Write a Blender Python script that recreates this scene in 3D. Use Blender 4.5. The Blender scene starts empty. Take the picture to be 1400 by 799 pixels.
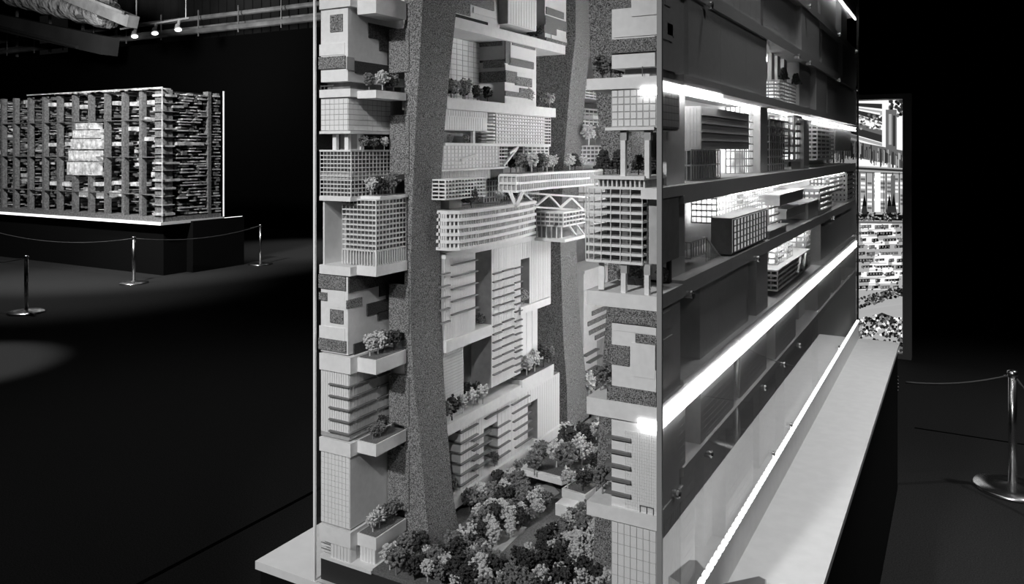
import bpy, bmesh, math, random
from mathutils import Vector, Matrix, Quaternion
random.seed(7)
R = random.random
def U(a, b): return a + (b - a) * R()

# ------------------------------------------------------------------ camera
ANG = math.radians(29.35); F = 1090.0; CAM = (.4296, -1.2628, 1.6)
cd = bpy.data.cameras.new('camera'); cam = bpy.data.objects.new('camera', cd)
bpy.context.collection.objects.link(cam)
cam.location = CAM; cam.rotation_euler = (math.pi/2, 0, ANG)
cd.sensor_width = 36; cd.lens = 36*F/1400; cd.shift_y = -(399.5-205)/1400
cd.clip_start = .02; cd.clip_end = 100
SC = bpy.context.scene; SC.camera = cam
# ------------------------------------------------------------------ world, exposure
w = bpy.data.worlds.new('world'); SC.world = w; w.use_nodes = True
w.node_tree.nodes['Background'].inputs[0].default_value = (1, 1, 1, 1)
w.node_tree.nodes['Background'].inputs[1].default_value = .004
SC.view_settings.view_transform = 'Standard'; SC.view_settings.look = 'None'
SC.view_settings.exposure = 0; SC.view_settings.gamma = 1; SC.view_settings.use_curve_mapping = False
SC.cycles.use_adaptive_sampling = False; SC.cycles.sample_clamp_indirect = 3; SC.cycles.caustics_reflective = False; SC.cycles.caustics_refractive = False
SC.cycles.diffuse_bounces = 3; SC.cycles.glossy_bounces = 3; SC.cycles.transparent_max_bounces = 16; SC.cycles.max_bounces = 8
# ------------------------------------------------------------------ lights
def spot(name, loc, target, power, size, blend, radius):
    l = bpy.data.lights.new(name, 'SPOT'); l.energy = power; l.spot_size = math.radians(size)
    l.spot_blend = blend; l.shadow_soft_size = radius
    o = bpy.data.objects.new(name, l); bpy.context.collection.objects.link(o); o.location = loc
    o.rotation_euler = (Vector(target)-Vector(loc)).to_track_quat('-Z', 'Y').to_euler()
    return o
spot('track_spot_front', (-.45, -3.1, 3.2), (-.58, .1, 1.2), 440, 34, .8, .08)
spot('track_spot_canyon', (.95, -2.5, 3.3), (-.70, .08, 1.32), 120, 17, .5, .06)
spot('track_spot_ledge', (.42, 1.0, 3.9), (.12, 1.3, .7), 200, 62, .8, .15)
spot('fill_spot_side', (2.0, -.8, 3.7), (0, .9, 1.3), 34, 50, .8, .15)  # added fill without a fixture, lifts the wing behind the side glass
spot('track_spot_side_ledge', (-2.2, 1.0, 3.9), (-.84, .2, .69), 80, 20, .6, .1)
spot('track_spot_exhibit', (-7.2, 2.6, 3.9), (-9.6, 5.4, 1.5), 1150, 75, .6, .15)
spot('track_spot_floor', (-6.3, 2.0, 3.95), (-6.1, 1.85, 0), 620, 24, .6, .06)
spot('track_spot_floor_far', (-9.0, 3.6, 3.95), (-8.6, 4.2, 0), 300, 60, .7, .1)
spot('track_spot_aisle', (-8.3, 8.9, 3.9), (-8.8, 8.3, 0), 380, 50, .8, .1)
spot('fill_spot_aisle_near', (-2.6, 2.2, 3.95), (-3.0, 1.6, 0), 90, 95, .9, .1)  # added broad dim fill that lifts the dark floor on the left
spot('track_spot_right', (2.2, 3.4, 3.95), (1.4, 3.4, 0), 230, 80, .9, .1)
spot('ceiling_fill_light', (-11.5, 5.5, 4.1), (-13.5, 10.4, 5.2), 900, 110, .9, .3)  # added fill without a fixture, brightens the pipes and ducts

# ------------------------------------------------------------------ geometry of the picture: a pixel on a known plane of the place
RV = (math.cos(ANG), math.sin(ANG)); FV = (-math.sin(ANG), math.cos(ANG))
def ray(x, y):
    a = (x-700)/F; return (FV[0]+a*RV[0], FV[1]+a*RV[1], -(y-205)/F)
def onX(x, y, X):
    d = ray(x, y); t = (X-CAM[0])/d[0]; return Vector((X, CAM[1]+t*d[1], 1.6+t*d[2]))
def onY(x, y, Y):
    d = ray(x, y); t = (Y-CAM[1])/d[1]; return Vector((CAM[0]+t*d[0], Y, 1.6+t*d[2]))
def onZ(x, y, Z):
    d = ray(x, y); t = (Z-1.6)/d[2]; return Vector((CAM[0]+t*d[0], CAM[1]+t*d[1], Z))

# ------------------------------------------------------------------ materials
MATS = {}
def mat(name, col, rough=.5, metal=0, spec=.4, emit=0, noise=None, bump=None):
    """noise=(scale, dark, light): speckle; bump=(scale, strength, distance)"""
    m = bpy.data.materials.new(name); m.use_nodes = True; nt = m.node_tree
    b = nt.nodes['Principled BSDF']
    b.inputs['Base Color'].default_value = (col, col, col, 1)
    b.inputs['Roughness'].default_value = rough; b.inputs['Metallic'].default_value = metal
    b.inputs['Specular IOR Level'].default_value = spec
    if emit:
        b.inputs['Emission Color'].default_value = (1, 1, 1, 1); b.inputs['Emission Strength'].default_value = emit
    if noise or bump:
        g = nt.nodes.new('ShaderNodeNewGeometry')
    if noise:
        t = nt.nodes.new('ShaderNodeTexNoise'); t.inputs['Scale'].default_value = noise[0]; t.inputs['Detail'].default_value = noise[3] if len(noise) > 3 else 3; t.inputs['Roughness'].default_value = .72 if len(noise) > 3 else .5
        nt.links.new(g.outputs['Position'], t.inputs['Vector'])
        r = nt.nodes.new('ShaderNodeValToRGB'); r.color_ramp.elements[0].position = .40 if len(noise) > 3 else .36; r.color_ramp.elements[1].position = .62 if len(noise) > 3 else .66
        r.color_ramp.elements[0].color = (noise[1],)*3+(1,); r.color_ramp.elements[1].color = (noise[2],)*3+(1,)
        nt.links.new(t.outputs['Fac'], r.inputs['Fac']); nt.links.new(r.outputs['Color'], b.inputs['Base Color'])
    if bump:
        t2 = nt.nodes.new('ShaderNodeTexNoise'); t2.inputs['Scale'].default_value = bump[0]; t2.inputs['Detail'].default_value = 2
        nt.links.new(g.outputs['Position'], t2.inputs['Vector'])
        bp = nt.nodes.new('ShaderNodeBump'); bp.inputs['Strength'].default_value = bump[1]; bp.inputs['Distance'].default_value = bump[2]
        nt.links.new(t2.outputs['Fac'], bp.inputs['Height']); nt.links.new(bp.outputs['Normal'], b.inputs['Normal'])
    MATS[name] = m
    return m
WHITE = mat('white_model_plastic', .8, .55, spec=.3, noise=(90, .77, .83))
TILE = mat('white_model_tile', .8, .5, spec=.3)
SHADE = mat('grey_model_board', .42, .6, noise=(60, .38, .46))
GLAZE = mat('grey_acrylic_glazing', .22, .25, noise=(40, .18, .28))
DARK = mat('black_model_board', .03, .6)
FIN = mat('grey_balcony_fin', .17, .5)
RAIL = mat('thin_grey_rail', .12, .4)
FELT = mat('grey_flock_felt', .15, .95, spec=.1, noise=(460, .02, .52, 7), bump=(650, 1, .003))
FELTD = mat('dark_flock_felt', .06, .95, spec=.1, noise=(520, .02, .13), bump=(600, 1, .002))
SOIL = mat('grey_ground_mat', .16, .95, spec=.1, noise=(300, .12, .20))
PATH = mat('pale_path', .42, .8, noise=(200, .38, .46))
LEAF = [mat('pale_foam_leaf', .55, .9, spec=.1, noise=(400, .38, .68)), mat('mid_foam_leaf', .17, .9, spec=.1, noise=(400, .09, .26)),
        mat('dark_foam_leaf', .05, .9, spec=.1, noise=(400, .02, .09))]
BARK = [mat('pale_trunk', .6, .7), mat('mid_trunk', .25, .7), mat('dark_trunk', .04, .7)]
LED = mat('led_diffuser', .9, .5, emit=8)
LEDDOT = mat('led_dot', .9, .5, emit=3)
LEDIN = mat('led_inside', .9, .5, emit=16); LEDCAN = mat('led_canyon', .9, .5, emit=50)
GLOW = mat('self_glow_core', .8, .6, emit=1.0); GLOWS = mat('soft_self_glow_core', .8, .6, emit=.28); GLOWW = mat('self_glow_window', .8, .6, emit=.7)  # cores and panes glow themselves in place of led light on them
_nt = GLOW.node_tree; _g = _nt.nodes.new('ShaderNodeNewGeometry'); _n = _nt.nodes.new('ShaderNodeTexNoise'); _n.inputs['Scale'].default_value = 14; _r = _nt.nodes.new('ShaderNodeMapRange')
_r.inputs['From Min'].default_value = .35; _r.inputs['From Max'].default_value = .65; _r.inputs['To Min'].default_value = .25; _r.inputs['To Max'].default_value = 5.0
_nt.links.new(_g.outputs['Position'], _n.inputs['Vector']); _nt.links.new(_n.outputs['Fac'], _r.inputs['Value']); _nt.links.new(_r.outputs['Result'], _nt.nodes['Principled BSDF'].inputs['Emission Strength'])
EDGE = mat('polished_glass_edge', .26, .25, spec=.6)
STEEL = mat('chrome_steel', .8, .24, metal=1)
PODW = mat('white_podium_laminate', .72, .45, spec=.35, noise=(30, .70, .74))
PODB = mat('black_podium_side', .006, .6, spec=.1)
CARPET = mat('dark_carpet', .03, .95, spec=.05, noise=(180, .022, .038), bump=(300, .5, .003))
SEAM = mat('carpet_seam', .004, .95, spec=0)
WALLB = mat('black_wall_paint', .0025, .8, spec=.03)
CEIL = mat('dark_ceiling_paint', .05, .8, spec=.1, noise=(.6, .03, .07))
FOIL = mat('crumpled_foil', .6, .5, metal=.3, bump=(5, 1, .15))
GALV = mat('galvanised_metal', .32, .5, metal=.4, noise=(3, .22, .4))
ROPE = mat('dark_rope', .06, .6)
LAMP = mat('spot_lamp_face', .9, .5, emit=3)
FRAME = mat('dark_lightbox_frame', .35, .5)
PRINT = [mat('lit_print_white', .1, .4, emit=1.0), mat('lit_print_light', .1, .4, emit=.42), mat('lit_print_mid', .1, .4, emit=.14),
         mat('lit_print_dark', .03, .4, emit=.03), mat('lit_print_black', .01, .4, emit=.004)]
EXW = mat('exhibit_board', .8, .6, noise=(9, .35, .95)); EXC = mat('exhibit_column', .22, .8, noise=(40, .14, .3)); EXD = mat('exhibit_backing', .012, .8)
EXL = mat('exhibit_glow_board', .8, .6, emit=.30, noise=(14, .2, .9))  # emission stands in for a glass reflection and for the bright boxes

def glass(nm='clear_glass', r0=.04, ex=5):
    m = bpy.data.materials.new(nm); m.use_nodes = True; nt = m.node_tree; nt.nodes.clear(); N = nt.nodes.new; L = nt.links.new
    out = N('ShaderNodeOutputMaterial'); mix = N('ShaderNodeMixShader'); tr = N('ShaderNodeBsdfTransparent'); gl = N('ShaderNodeBsdfGlossy')
    tr.inputs[0].default_value = (.97, .97, .97, 1); gl.inputs[0].default_value = (1, 1, 1, 1); gl.inputs['Roughness'].default_value = 0
    g = N('ShaderNodeNewGeometry'); dot = N('ShaderNodeVectorMath'); dot.operation = 'DOT_PRODUCT'
    L(g.outputs['Incoming'], dot.inputs[0]); L(g.outputs['Normal'], dot.inputs[1])
    ab = N('ShaderNodeMath'); ab.operation = 'ABSOLUTE'; L(dot.outputs['Value'], ab.inputs[0])
    su = N('ShaderNodeMath'); su.operation = 'SUBTRACT'; su.inputs[0].default_value = 1; L(ab.outputs[0], su.inputs[1])
    pw = N('ShaderNodeMath'); pw.operation = 'POWER'; L(su.outputs[0], pw.inputs[0]); pw.inputs[1].default_value = ex
    ma = N('ShaderNodeMath'); ma.operation = 'MULTIPLY_ADD'; L(pw.outputs[0], ma.inputs[0]); ma.inputs[1].default_value = 1-r0; ma.inputs[2].default_value = r0
    L(ma.outputs[0], mix.inputs[0]); L(tr.outputs[0], mix.inputs[1]); L(gl.outputs[0], mix.inputs[2]); L(mix.outputs[0], out.inputs[0])
    return m
GLASS = glass('clear_glass', .07, 5); GLASSR = glass('reflective_laminated_glass', .13, 3.2)

# ------------------------------------------------------------------ mesh helpers
COL = bpy.context.collection; ORG = {}; CACHE = {}
def worg(p): return ORG.get(p.name, Vector((0, 0, 0))) if p else Vector((0, 0, 0))
def link(name, me, m, loc, parent):
    o = bpy.data.objects.new(name, me); COL.objects.link(o)
    if m and not me.materials: me.materials.append(m)
    loc = Vector(loc); ORG[o.name] = loc
    if parent: o.parent = parent; o.location = loc - worg(parent)
    else: o.location = loc
    return o
def thing(name, label, cat, loc, group=None):
    o = bpy.data.objects.new(name, None); COL.objects.link(o); o.empty_display_size = .01
    o.location = loc; ORG[o.name] = Vector(loc); o['label'] = label; o['category'] = cat
    if group: o['group'] = group
    return o
def tag(o, label, cat, group=None):
    o['label'] = label; o['category'] = cat
    if group: o['group'] = group
    return o
def struct(o): o['kind'] = 'structure'; return o
def stuff(o): o['kind'] = 'stuff'; return o
BF = [(0, 3, 2, 1), (4, 5, 6, 7), (0, 1, 5, 4), (1, 2, 6, 5), (2, 3, 7, 6), (3, 0, 4, 7)]
def bverts(x0, x1, y0, y1, z0, z1):
    return [(x0, y0, z0), (x1, y0, z0), (x1, y1, z0), (x0, y1, z0), (x0, y0, z1), (x1, y0, z1), (x1, y1, z1), (x0, y1, z1)]
def box(name, b, m, parent=None):
    x0, x1, y0, y1, z0, z1 = b
    x0, x1 = min(x0, x1), max(x0, x1); y0, y1 = min(y0, y1), max(y0, y1); z0, z1 = min(z0, z1), max(z0, z1)
    k = (round(x1-x0, 5), round(y1-y0, 5), round(z1-z0, 5), m.name)
    if k not in CACHE:
        me = bpy.data.meshes.new(name); a, b2, c = (x1-x0)/2, (y1-y0)/2, (z1-z0)/2
        me.from_pydata(bverts(-a, a, -b2, b2, -c, c), [], BF); me.materials.append(m); CACHE[k] = me
    return link(name, CACHE[k], None, ((x0+x1)/2, (y0+y1)/2, (z0+z1)/2), parent)
class MB:
    def __init__(s): s.v = []; s.f = []
    def box(s, x0, x1, y0, y1, z0, z1):
        n = len(s.v); s.v += bverts(min(x0, x1), max(x0, x1), min(y0, y1), max(y0, y1), min(z0, z1), max(z0, z1)); s.f += [tuple(i+n for i in f) for f in BF]
    def bar(s, a, b, t, up=(0, 0, 1)):
        a = Vector(a); b = Vector(b); d = (b-a).normalized(); u = Vector(up)
        if abs(d.dot(u)) > .95: u = Vector((1, 0, 0))
        p = d.cross(u).normalized()*t/2; q = d.cross(p).normalized()*t/2; n = len(s.v)
        s.v += [tuple(e+i*p+j*q) for e in (a, b) for i, j in ((-1, -1), (1, -1), (1, 1), (-1, 1))]
        s.f += [tuple(i+n for i in f) for f in BF]
    def prism(s, pts, z0, z1):
        n = len(s.v); k = len(pts)
        s.v += [(p[0], p[1], z0) for p in pts]+[(p[0], p[1], z1) for p in pts]
        s.f += [tuple(n+i for i in reversed(range(k))), tuple(n+k+i for i in range(k))]
        s.f += [(n+i, n+(i+1) % k, n+k+(i+1) % k, n+k+i) for i in range(k)]
    def loft(s, rings):
        n = len(s.v); k = len(rings[0])
        for r in rings: s.v += [tuple(p) for p in r]
        for j in range(len(rings)-1):
            s.f += [(n+j*k+i, n+j*k+(i+1) % k, n+(j+1)*k+(i+1) % k, n+(j+1)*k+i) for i in range(k)]
        s.f += [tuple(n+i for i in reversed(range(k))), tuple(n+(len(rings)-1)*k+i for i in range(k))]
    def tube(s, pts, r, seg=8):
        rings = []; pts = [Vector(p) for p in pts]
        for i, p in enumerate(pts):
            d = (pts[min(i+1, len(pts)-1)]-pts[max(i-1, 0)]).normalized()
            u = Vector((0, 0, 1)) if abs(d.z) < .9 else Vector((1, 0, 0))
            a = d.cross(u).normalized(); b = a.cross(d).normalized()
            rr = r[i] if isinstance(r, (list, tuple)) else r
            rings.append([p+rr*(math.cos(t)*a+math.sin(t)*b) for t in [2*math.pi*j/seg for j in range(seg)]])
        s.loft(rings)
    def lathe(s, prof, c=(0, 0, 0), seg=24):
        s.loft([[(c[0]+r*math.cos(t), c[1]+r*math.sin(t), c[2]+z) for t in [2*math.pi*j/seg for j in range(seg)]] for r, z in prof])
    def build(s, name, m, parent=None, smooth=False):
        c = Vector((0, 0, 0))
        if s.v:
            lo = [min(v[i] for v in s.v) for i in range(3)]; hi = [max(v[i] for v in s.v) for i in range(3)]
            c = Vector([(lo[i]+hi[i])/2 for i in range(2)]+[lo[2]])
        me = bpy.data.meshes.new(name); me.from_pydata([tuple(Vector(v)-c) for v in s.v], [], s.f)
        bm = bmesh.new(); bm.from_mesh(me); bmesh.ops.recalc_face_normals(bm, faces=bm.faces); bm.to_mesh(me); bm.free()
        if smooth:
            for p in me.polygons: p.use_smooth = True
        return link(name, me, m, c, parent)
CLEAR = bpy.data.materials.new('clear_pane_inside'); CLEAR.use_nodes = True; CLEAR.node_tree.nodes.clear()
_o = CLEAR.node_tree.nodes.new('ShaderNodeOutputMaterial'); _t = CLEAR.node_tree.nodes.new('ShaderNodeBsdfTransparent'); CLEAR.node_tree.links.new(_t.outputs[0], _o.inputs[0])
def pane(b, m, face, parent):
    x0, x1, y0, y1, z0, z1 = b; me = bpy.data.meshes.new('glass_pane'); c = Vector(((x0+x1)/2, (y0+y1)/2, (z0+z1)/2))
    me.from_pydata([tuple(Vector(v)-c) for v in bverts(*b)], [], BF); me.materials.append(CLEAR); me.materials.append(m); me.polygons[face].material_index = 1
    return link('glass_pane', me, None, c, parent)
# a grid of bars / tiles / boards on an upright face. pl 'x': plane X=c, runs in Y; pl 'y': plane Y=c, runs in X. out = outward step
def fbox(mb, pl, c, out, a0, a1, z0, z1):
    if pl == 'x': mb.box(c, c+out, a0, a1, z0, z1)
    else: mb.box(a0, a1, c, c+out, z0, z1)
def fb(pl, c, out, a0, a1, z0, z1): return (c, c+out, a0, a1, z0, z1) if pl == 'x' else (a0, a1, c, c+out, z0, z1)
def grid(mb, pl, c, out, a0, a1, z0, z1, na, nz, ta, tz):
    for i in range(na+1):
        a = a0+(a1-a0)*i/na; fbox(mb, pl, c, out, a-ta/2, a+ta/2, z0, z1)
    for i in range(nz+1):
        z = z0+(z1-z0)*i/nz; fbox(mb, pl, c, out*1.15, a0, a1, z-tz/2, z+tz/2)
def tiles(parent, pl, c, out, a0, a1, z0, z1, na, nz, gap, m, one=False):
    mb = MB()
    for i in range(na):
        for j in range(nz):
            A = a0+(a1-a0)*i/na+gap/2; B = a0+(a1-a0)*(i+1)/na-gap/2; C = z0+(z1-z0)*j/nz+gap/2; D = z0+(z1-z0)*(j+1)/nz-gap/2
            if one: fbox(mb, pl, c, out, A, B, C, D)
            else: box('tile', fb(pl, c, out, A, B, C, D), m, parent)
    if one: return stuff(mb.build('tile_cladding', m, parent))
def boards(parent, pl, c, out, a0, a1, z0, z1, n, gap, m):
    mb = MB()
    for i in range(n): fbox(mb, pl, c, out, a0+(a1-a0)*i/n+gap/2, a0+(a1-a0)*(i+1)/n-gap/2, z0, z1)
    return stuff(mb.build('board_cladding', m, parent))
# ================================================================== THE ROOM
fl = struct(box('floor', (-26, 9, -6, 14, -.05, 0), CARPET))
wb = MB(); wb.box(-26, 9, 10.45, 10.6, 0, 4.0); wb = struct(wb.build('wall_back', WALLB))
struct(box('wall_right', (8.9, 9, -6, 14, 0, 6), WALLB))
struct(box('wall_front', (-26, 9, -6.1, -6, 0, 6), WALLB))
struct(box('wall_left', (-26.1, -26, -6, 14, 0, 6), WALLB))
struct(box('ceiling', (-26, 9, -6, 14, 6, 6.1), CEIL))
struct(box('trim_1', (-2.215, -2.195, -2, 3.2, 0, .0015), SEAM))
struct(box('trim_2', (.2, 3.2, 3.86, 3.875, 0, .0015), SEAM))
# corrugated upper wall behind the partition
cw = MB()
for i in range(60):
    cw.box(-22+i*.3, -22+i*.3+.26, 12.5, 12.55+.04*(i % 2), 3.4, 6)
cw = cw.build('wall_far', CEIL); struct(cw)
for k, (za, d) in enumerate(((4.12, .06), (4.42, .05), (4.24, .03))):
    m = MB(); m.tube([(-26, 10.2+.1*k, za), (-8, 10.2+.1*k, za)], d, 8)
    tag(m.build('ceiling_pipe', GALV), ['thick metal pipe running just above the black partition wall', 'upper metal pipe high above the black partition wall', 'thin conduit between two pipes above the black partition'][k], 'pipe', 'pipes above the partition')
m = MB()
for i in range(12): m.box(-22+i*1.2, -21.98+i*1.2, 10.15, 10.17, 4.0, 4.55)
tag(stuff(m.build('pipe_hangers', GALV)), 'row of thin upright pipe hangers above the partition wall', 'hanger')
# air duct: crumpled insulated hose and box sections
t = thing('air_duct', 'crumpled foil insulated air duct under the dark ceiling, top left', 'duct', (-17.5, 9, 4.4))
a = onY(10, -12, 9); b = onY(150, 20, 9.)
m = MB(); n = 12
m.tube([a+(b-a)*i/n for i in range(n+1)], [.30+.035*(i % 2)+U(-.02, .02) for i in range(n+1)], 14); m.build('duct_hose', FOIL, t, True)
a = onY(108, 22, 8.8); b = onY(150, 21, 8.8)
m = MB(); m.tube([a, b], .07, 8); m.build('duct_cuff', GALV, t)
a = onY(85, -10, 8.1); b = onY(182, 30, 8.1)
t = thing('cable_tray', 'dark sloping cable tray under the ceiling beside the foil duct', 'cable tray', b)
m = MB(); m.bar(a, b, .22); m.build('tray_channel', GALV, t)
m = MB(); m.bar(a+Vector((0, -.2, .14)), b+Vector((0, -.2, .14)), .05); m.build('tray_rail', GALV, t)
a = onY(-20, 12, 9.2); b = onY(130, 48, 9.2)
t = thing('ventilation_box', 'dark boxy ventilation trunk below the foil duct', 'duct', b)
m = MB(); m.bar(a+Vector((0, .35, -.28)), b+Vector((0, .35, -.2)), .4); m.build('trunk_body', CEIL, t)
m = MB(); m.tube([a+Vector((0, -.4, -.3)), b+Vector((0, -.4, -.3))], .04, 8); m.build('trunk_pipe', DARK, t)
# ceiling joists far back
for i in range(4):
    a = onY(20+i*45, 60-i*2, 10.35)
    tag(box('ceiling_joist', (a.x-.02, a.x+.02, 10.38, 10.44, 4.0, 5.2), GALV), ['leftmost', 'second from left', 'third from left', 'fourth from left'][i]+' of the dim upright joists above the partition', 'joist', 'joists above the partition')
# track with three spot lamps
a = onY(165, 40, 9.); b = onY(259, 27, 9.); b.z = a.z+.06
t = thing('light_track', 'thin pale lighting track carrying three small spotlights', 'lighting track', a)
m = MB(); m.bar(a, b, .035); m.build('track_bar', EDGE, t)
m = MB(); m.tube([b+Vector((-.1, 0, 0)), b+Vector((-.1, 0, 1.9))], .012, 6); m.build('hanger', GALV, t)
m = MB(); m.tube([a+Vector((.5, 0, 0)), a+Vector((.5, 0, 1.9))], .012, 6); m.build('hanger', GALV, t)
for i, px_ in enumerate((187, 215, 246)):
    p = a+(b-a)*((px_-165)/94)
    t = thing('track_spotlight', ['leftmost', 'middle', 'rightmost'][i]+' small lit spotlight on the pale ceiling track', 'spotlight', p+Vector((0, 0, -.2)), 'spotlights on the ceiling track')
    m = MB(); m.tube([p, p+Vector((0, -.02, -.12))], .03, 8); m.build('stem', EDGE, t)
    m = MB(); m.tube([p+Vector((-.03, -.02, -.10)), p+Vector((.03, -.05, -.2))], [.04, .07], 10); m.build('lamp_head', EDGE, t)
    m = MB(); m.tube([p+Vector((.031, -.05, -.201)), p+Vector((.035, -.052, -.212))], .062, 10); m.build('lamp_face', LAMP, t)

# stanchions
def stanchion(x, y, label):
    t = thing('barrier_post', label, 'barrier post', (x, y, 0), 'chrome barrier posts')
    m = MB(); m.lathe([(.165, 0), (.168, .006), (.16, .016), (.10, .024), (.03, .03), (.022, .034)], (x, y, 0), 40); m.build('base_plate', STEEL, t, True)
    m = MB(); m.lathe([(.018, .03), (.018, .545)], (x, y, 0), 16); m.build('pole', STEEL, t, True)
    m = MB(); m.lathe([(.021, .53), (.023, .54), (.023, .556), (.012, .562)], (x, y, 0), 16); m.build('cap', STEEL, t, True)
    m = MB(); m.tube([(x-.02, y, .53), (x-.035, y, .53)], .006, 6); m.build('hook', STEEL, t)
stanchion(-7.56, 3.22, 'nearest chrome barrier post on the left, standing by the lit carpet')
stanchion(-8.2, 4.84, 'chrome barrier post in front of the corner of the distant exhibit')
stanchion(-8.09, 6.72, 'farthest chrome barrier post right of the distant exhibit')
stanchion(.645, 3.17, 'chrome barrier post at the right edge of the picture')
def rope(p, q, sag, label):
    p = Vector(p); q = Vector(q); m = MB(); n = 14; d = (q-p).normalized()*.027; p += d; q -= d
    m.tube([p+(q-p)*i/n-Vector((0, 0, sag*4*(i/n)*(1-i/n))) for i in range(n+1)], .005, 6)
    tag(m.build('barrier_rope', ROPE, None, True), label, 'rope', 'barrier ropes')
rope((.645, 3.17, .535), (.186, 2.86, .515), .02, 'thin rope hanging from the barrier post at the right edge')
rope((.645, 3.17, .535), (1.05, 2.6, .3), .06, 'rope running from the right post towards the viewer')
rope((-7.56, 3.22, .535), (-8.6, 3.0, .535), .06, 'rope leaving the nearest left barrier post')
rope((-8.2, 4.84, .535), (-8.09, 6.72, .535), .08, 'rope between the two posts around the distant exhibit')
rope((-8.2, 4.84, .535), (-11.5, 4.75, .535), .12, 'rope along the long side of the distant exhibit')
rope((-8.09, 6.72, .535), (-9.9, 7.0, .535), .10, 'rope behind the distant exhibit')

# backlit picture panel standing behind the model
t = thing('lightbox_panel', 'tall backlit photo panel with dark frame behind the glass case', 'lightbox', (-.6, 5.55, 0))
LX0, LX1, LZ0, LZ1 = -1.15, .045, .04, 1.985
box('frame_side', (.045, .105, 5.50, 5.62, 0, 2.03), FRAME, t); box('frame_side', (-1.21, -1.15, 5.50, 5.62, 0, 2.03), FRAME, t)
box('frame_rail', (LX0, LX1, 5.50, 5.62, 1.99, 2.03), FRAME, t); box('frame_rail', (LX0, LX1, 5.50, 5.62, 0, .04), FRAME, t)
box('back_panel', (LX0, LX1, 5.56, 5.62, .04, 1.99), FRAME, t)
class Print:
    def __init__(s): s.v = []; s.f = []; s.m = []; s.n = 0
    def poly(s, pts, k):
        s.n += 1; y = 5.555-.000008*s.n; n = len(s.v); s.v += [(min(max(p[0], LX0), LX1), y, min(max(p[1], LZ0), LZ1)) for p in pts]; s.f.append(tuple(range(n, n+len(pts)))); s.m.append(k)
    def px(s, pts, k):
        s.poly([(onY(x, y, 5.555).x, onY(x, y, 5.555).z) for x, y in pts], k)
        if min(p[0] for p in pts) > 1168:            # the picture goes on behind the case
            for f_ in (lambda x: 2344-x, lambda x: x-128): s.poly([(onY(f_(x), y, 5.555).x, onY(f_(x), y, 5.555).z) for x, y in pts], k)
    def rect(s, x0, y0, x1, y1, k, sl=0): s.px([(x0, y0), (x1, y0+sl), (x1, y1+sl), (x0, y1)], k)
pr = Print(); pr.poly([(LX0, LZ0), (LX1, LZ0), (LX1, LZ1), (LX0, LZ1)], 0)
pr.rect(1000, 300, 1236, 395, 1)
for _ in range(34): _x, _y = U(1174, 1222), U(304, 384); pr.rect(_x, _y, _x+U(8, 20), _y+U(5, 12), 0)
pr.rect(1000, 396, 1236, 492, 1)
def blob(x, y, r, ks):
    n = 7; pr.px([(x+r*U(.6, 1.1)*math.cos(6.283*i/n), y+r*U(.6, 1.1)*math.sin(6.283*i/n)) for i in range(n)], random.choice(ks))
for y0, h, k, sl in ((112, 7, 3, 30), (122, 3, 1, 30), (130, 9, 3, 28), (141, 3, 2, 27), (152, 12, 2, 26), (160, 10, 3, 25), (172, 4, 1, 24), (180, 6, 1, 22)):
    pr.rect(1120, y0, 1206, y0+h, k, sl)
for i in range(60): blob(U(1176, 1206), 158+U(-4, 4)+(i % 20)*.9, U(1, 2.4), (3, 2, 1, 0))
for i in range(40): blob(U(1216, 1236), U(134, 158), U(1.5, 4), (3, 4, 3, 2))
pr.rect(1211, 150, 1226, 205, 2); pr.rect(1215, 156, 1219, 198, 1); pr.rect(1221, 158, 1224, 200, 3)
pr.rect(1120, 184, 1236, 206, 2, 22)
for i in range(90): x = U(1172, 1236); pr.rect(x, 192+(x-1172)*.3+U(0, 10), x+U(.8, 2), 212+(x-1172)*.3+U(-4, 8), random.choice((2, 3, 3, 1)), .3)
pr.rect(1120, 224, 1236, 292, 1, 6); pr.rect(1120, 226, 1236, 229, 3, 6); pr.rect(1120, 232, 1236, 234, 2, 5)
for i in range(7):
    x = 1175+i*9; pr.rect(x, 236, x+1.2, 290, 3, .2)
    for j in range(9): pr.rect(x+2, 238+j*5.6, x+8, 241+j*5.6, random.choice((0, 0, 1, 2, 2)), .3)
pr.rect(1196, 236, 1204, 290, 0); pr.rect(1218, 240, 1224, 290, 2); pr.rect(1208, 236, 1209, 290, 3)
for x in (1182, 1216, 1222): pr.px([(x-5, 296), (x-1, 270), (x+1, 270), (x+5, 296)], 3); pr.px([(x-3, 282), (x, 264), (x+3, 282)], 4)
pr.rect(1120, 292, 1236, 300, 4, 2); pr.rect(1120, 302, 1236, 305, 2, 1)
for i in range(120): blob(U(1174, 1236), U(291, 302), U(.8, 2), (4, 3, 2, 1))
for j in range(10):
    y = 308+j*9.2; x = 1174+U(-4, 4)
    while x < 1234:
        wv = U(6, 24); k = random.choice((3, 4, 3, 2)); pr.rect(x, y, min(x+wv, 1234), y+U(3, 5.4), k, -.8)
        for q in range(int(wv/4)): pr.rect(x+q*4+1, y+.6, x+q*4+2, y+3, 1, 0)
        x += wv+U(2, 8)
    pr.rect(1172, y+6.4, U(1195, 1234), y+7.2, 1, -1)
    for _ in range(9): blob(U(1174, 1232), y+U(-1, 6), U(.8, 2.2), (3, 2, 2, 1))
for i in range(260): t_ = R(); blob(1174+62*t_, 414-18*t_+U(-6, 7), U(1, 2.8), (2, 3, 3, 1, 4))
pr.rect(1174, 424, 1236, 430, 1, -8); pr.px([(1178, 440), (1206, 427), (1236, 438), (1236, 442), (1206, 431), (1182, 444)], 3); pr.px([(1190, 440), (1206, 433), (1230, 441), (1210, 450)], 2); pr.px([(1196, 440), (1206, 435), (1222, 441), (1209, 446)], 1)
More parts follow.
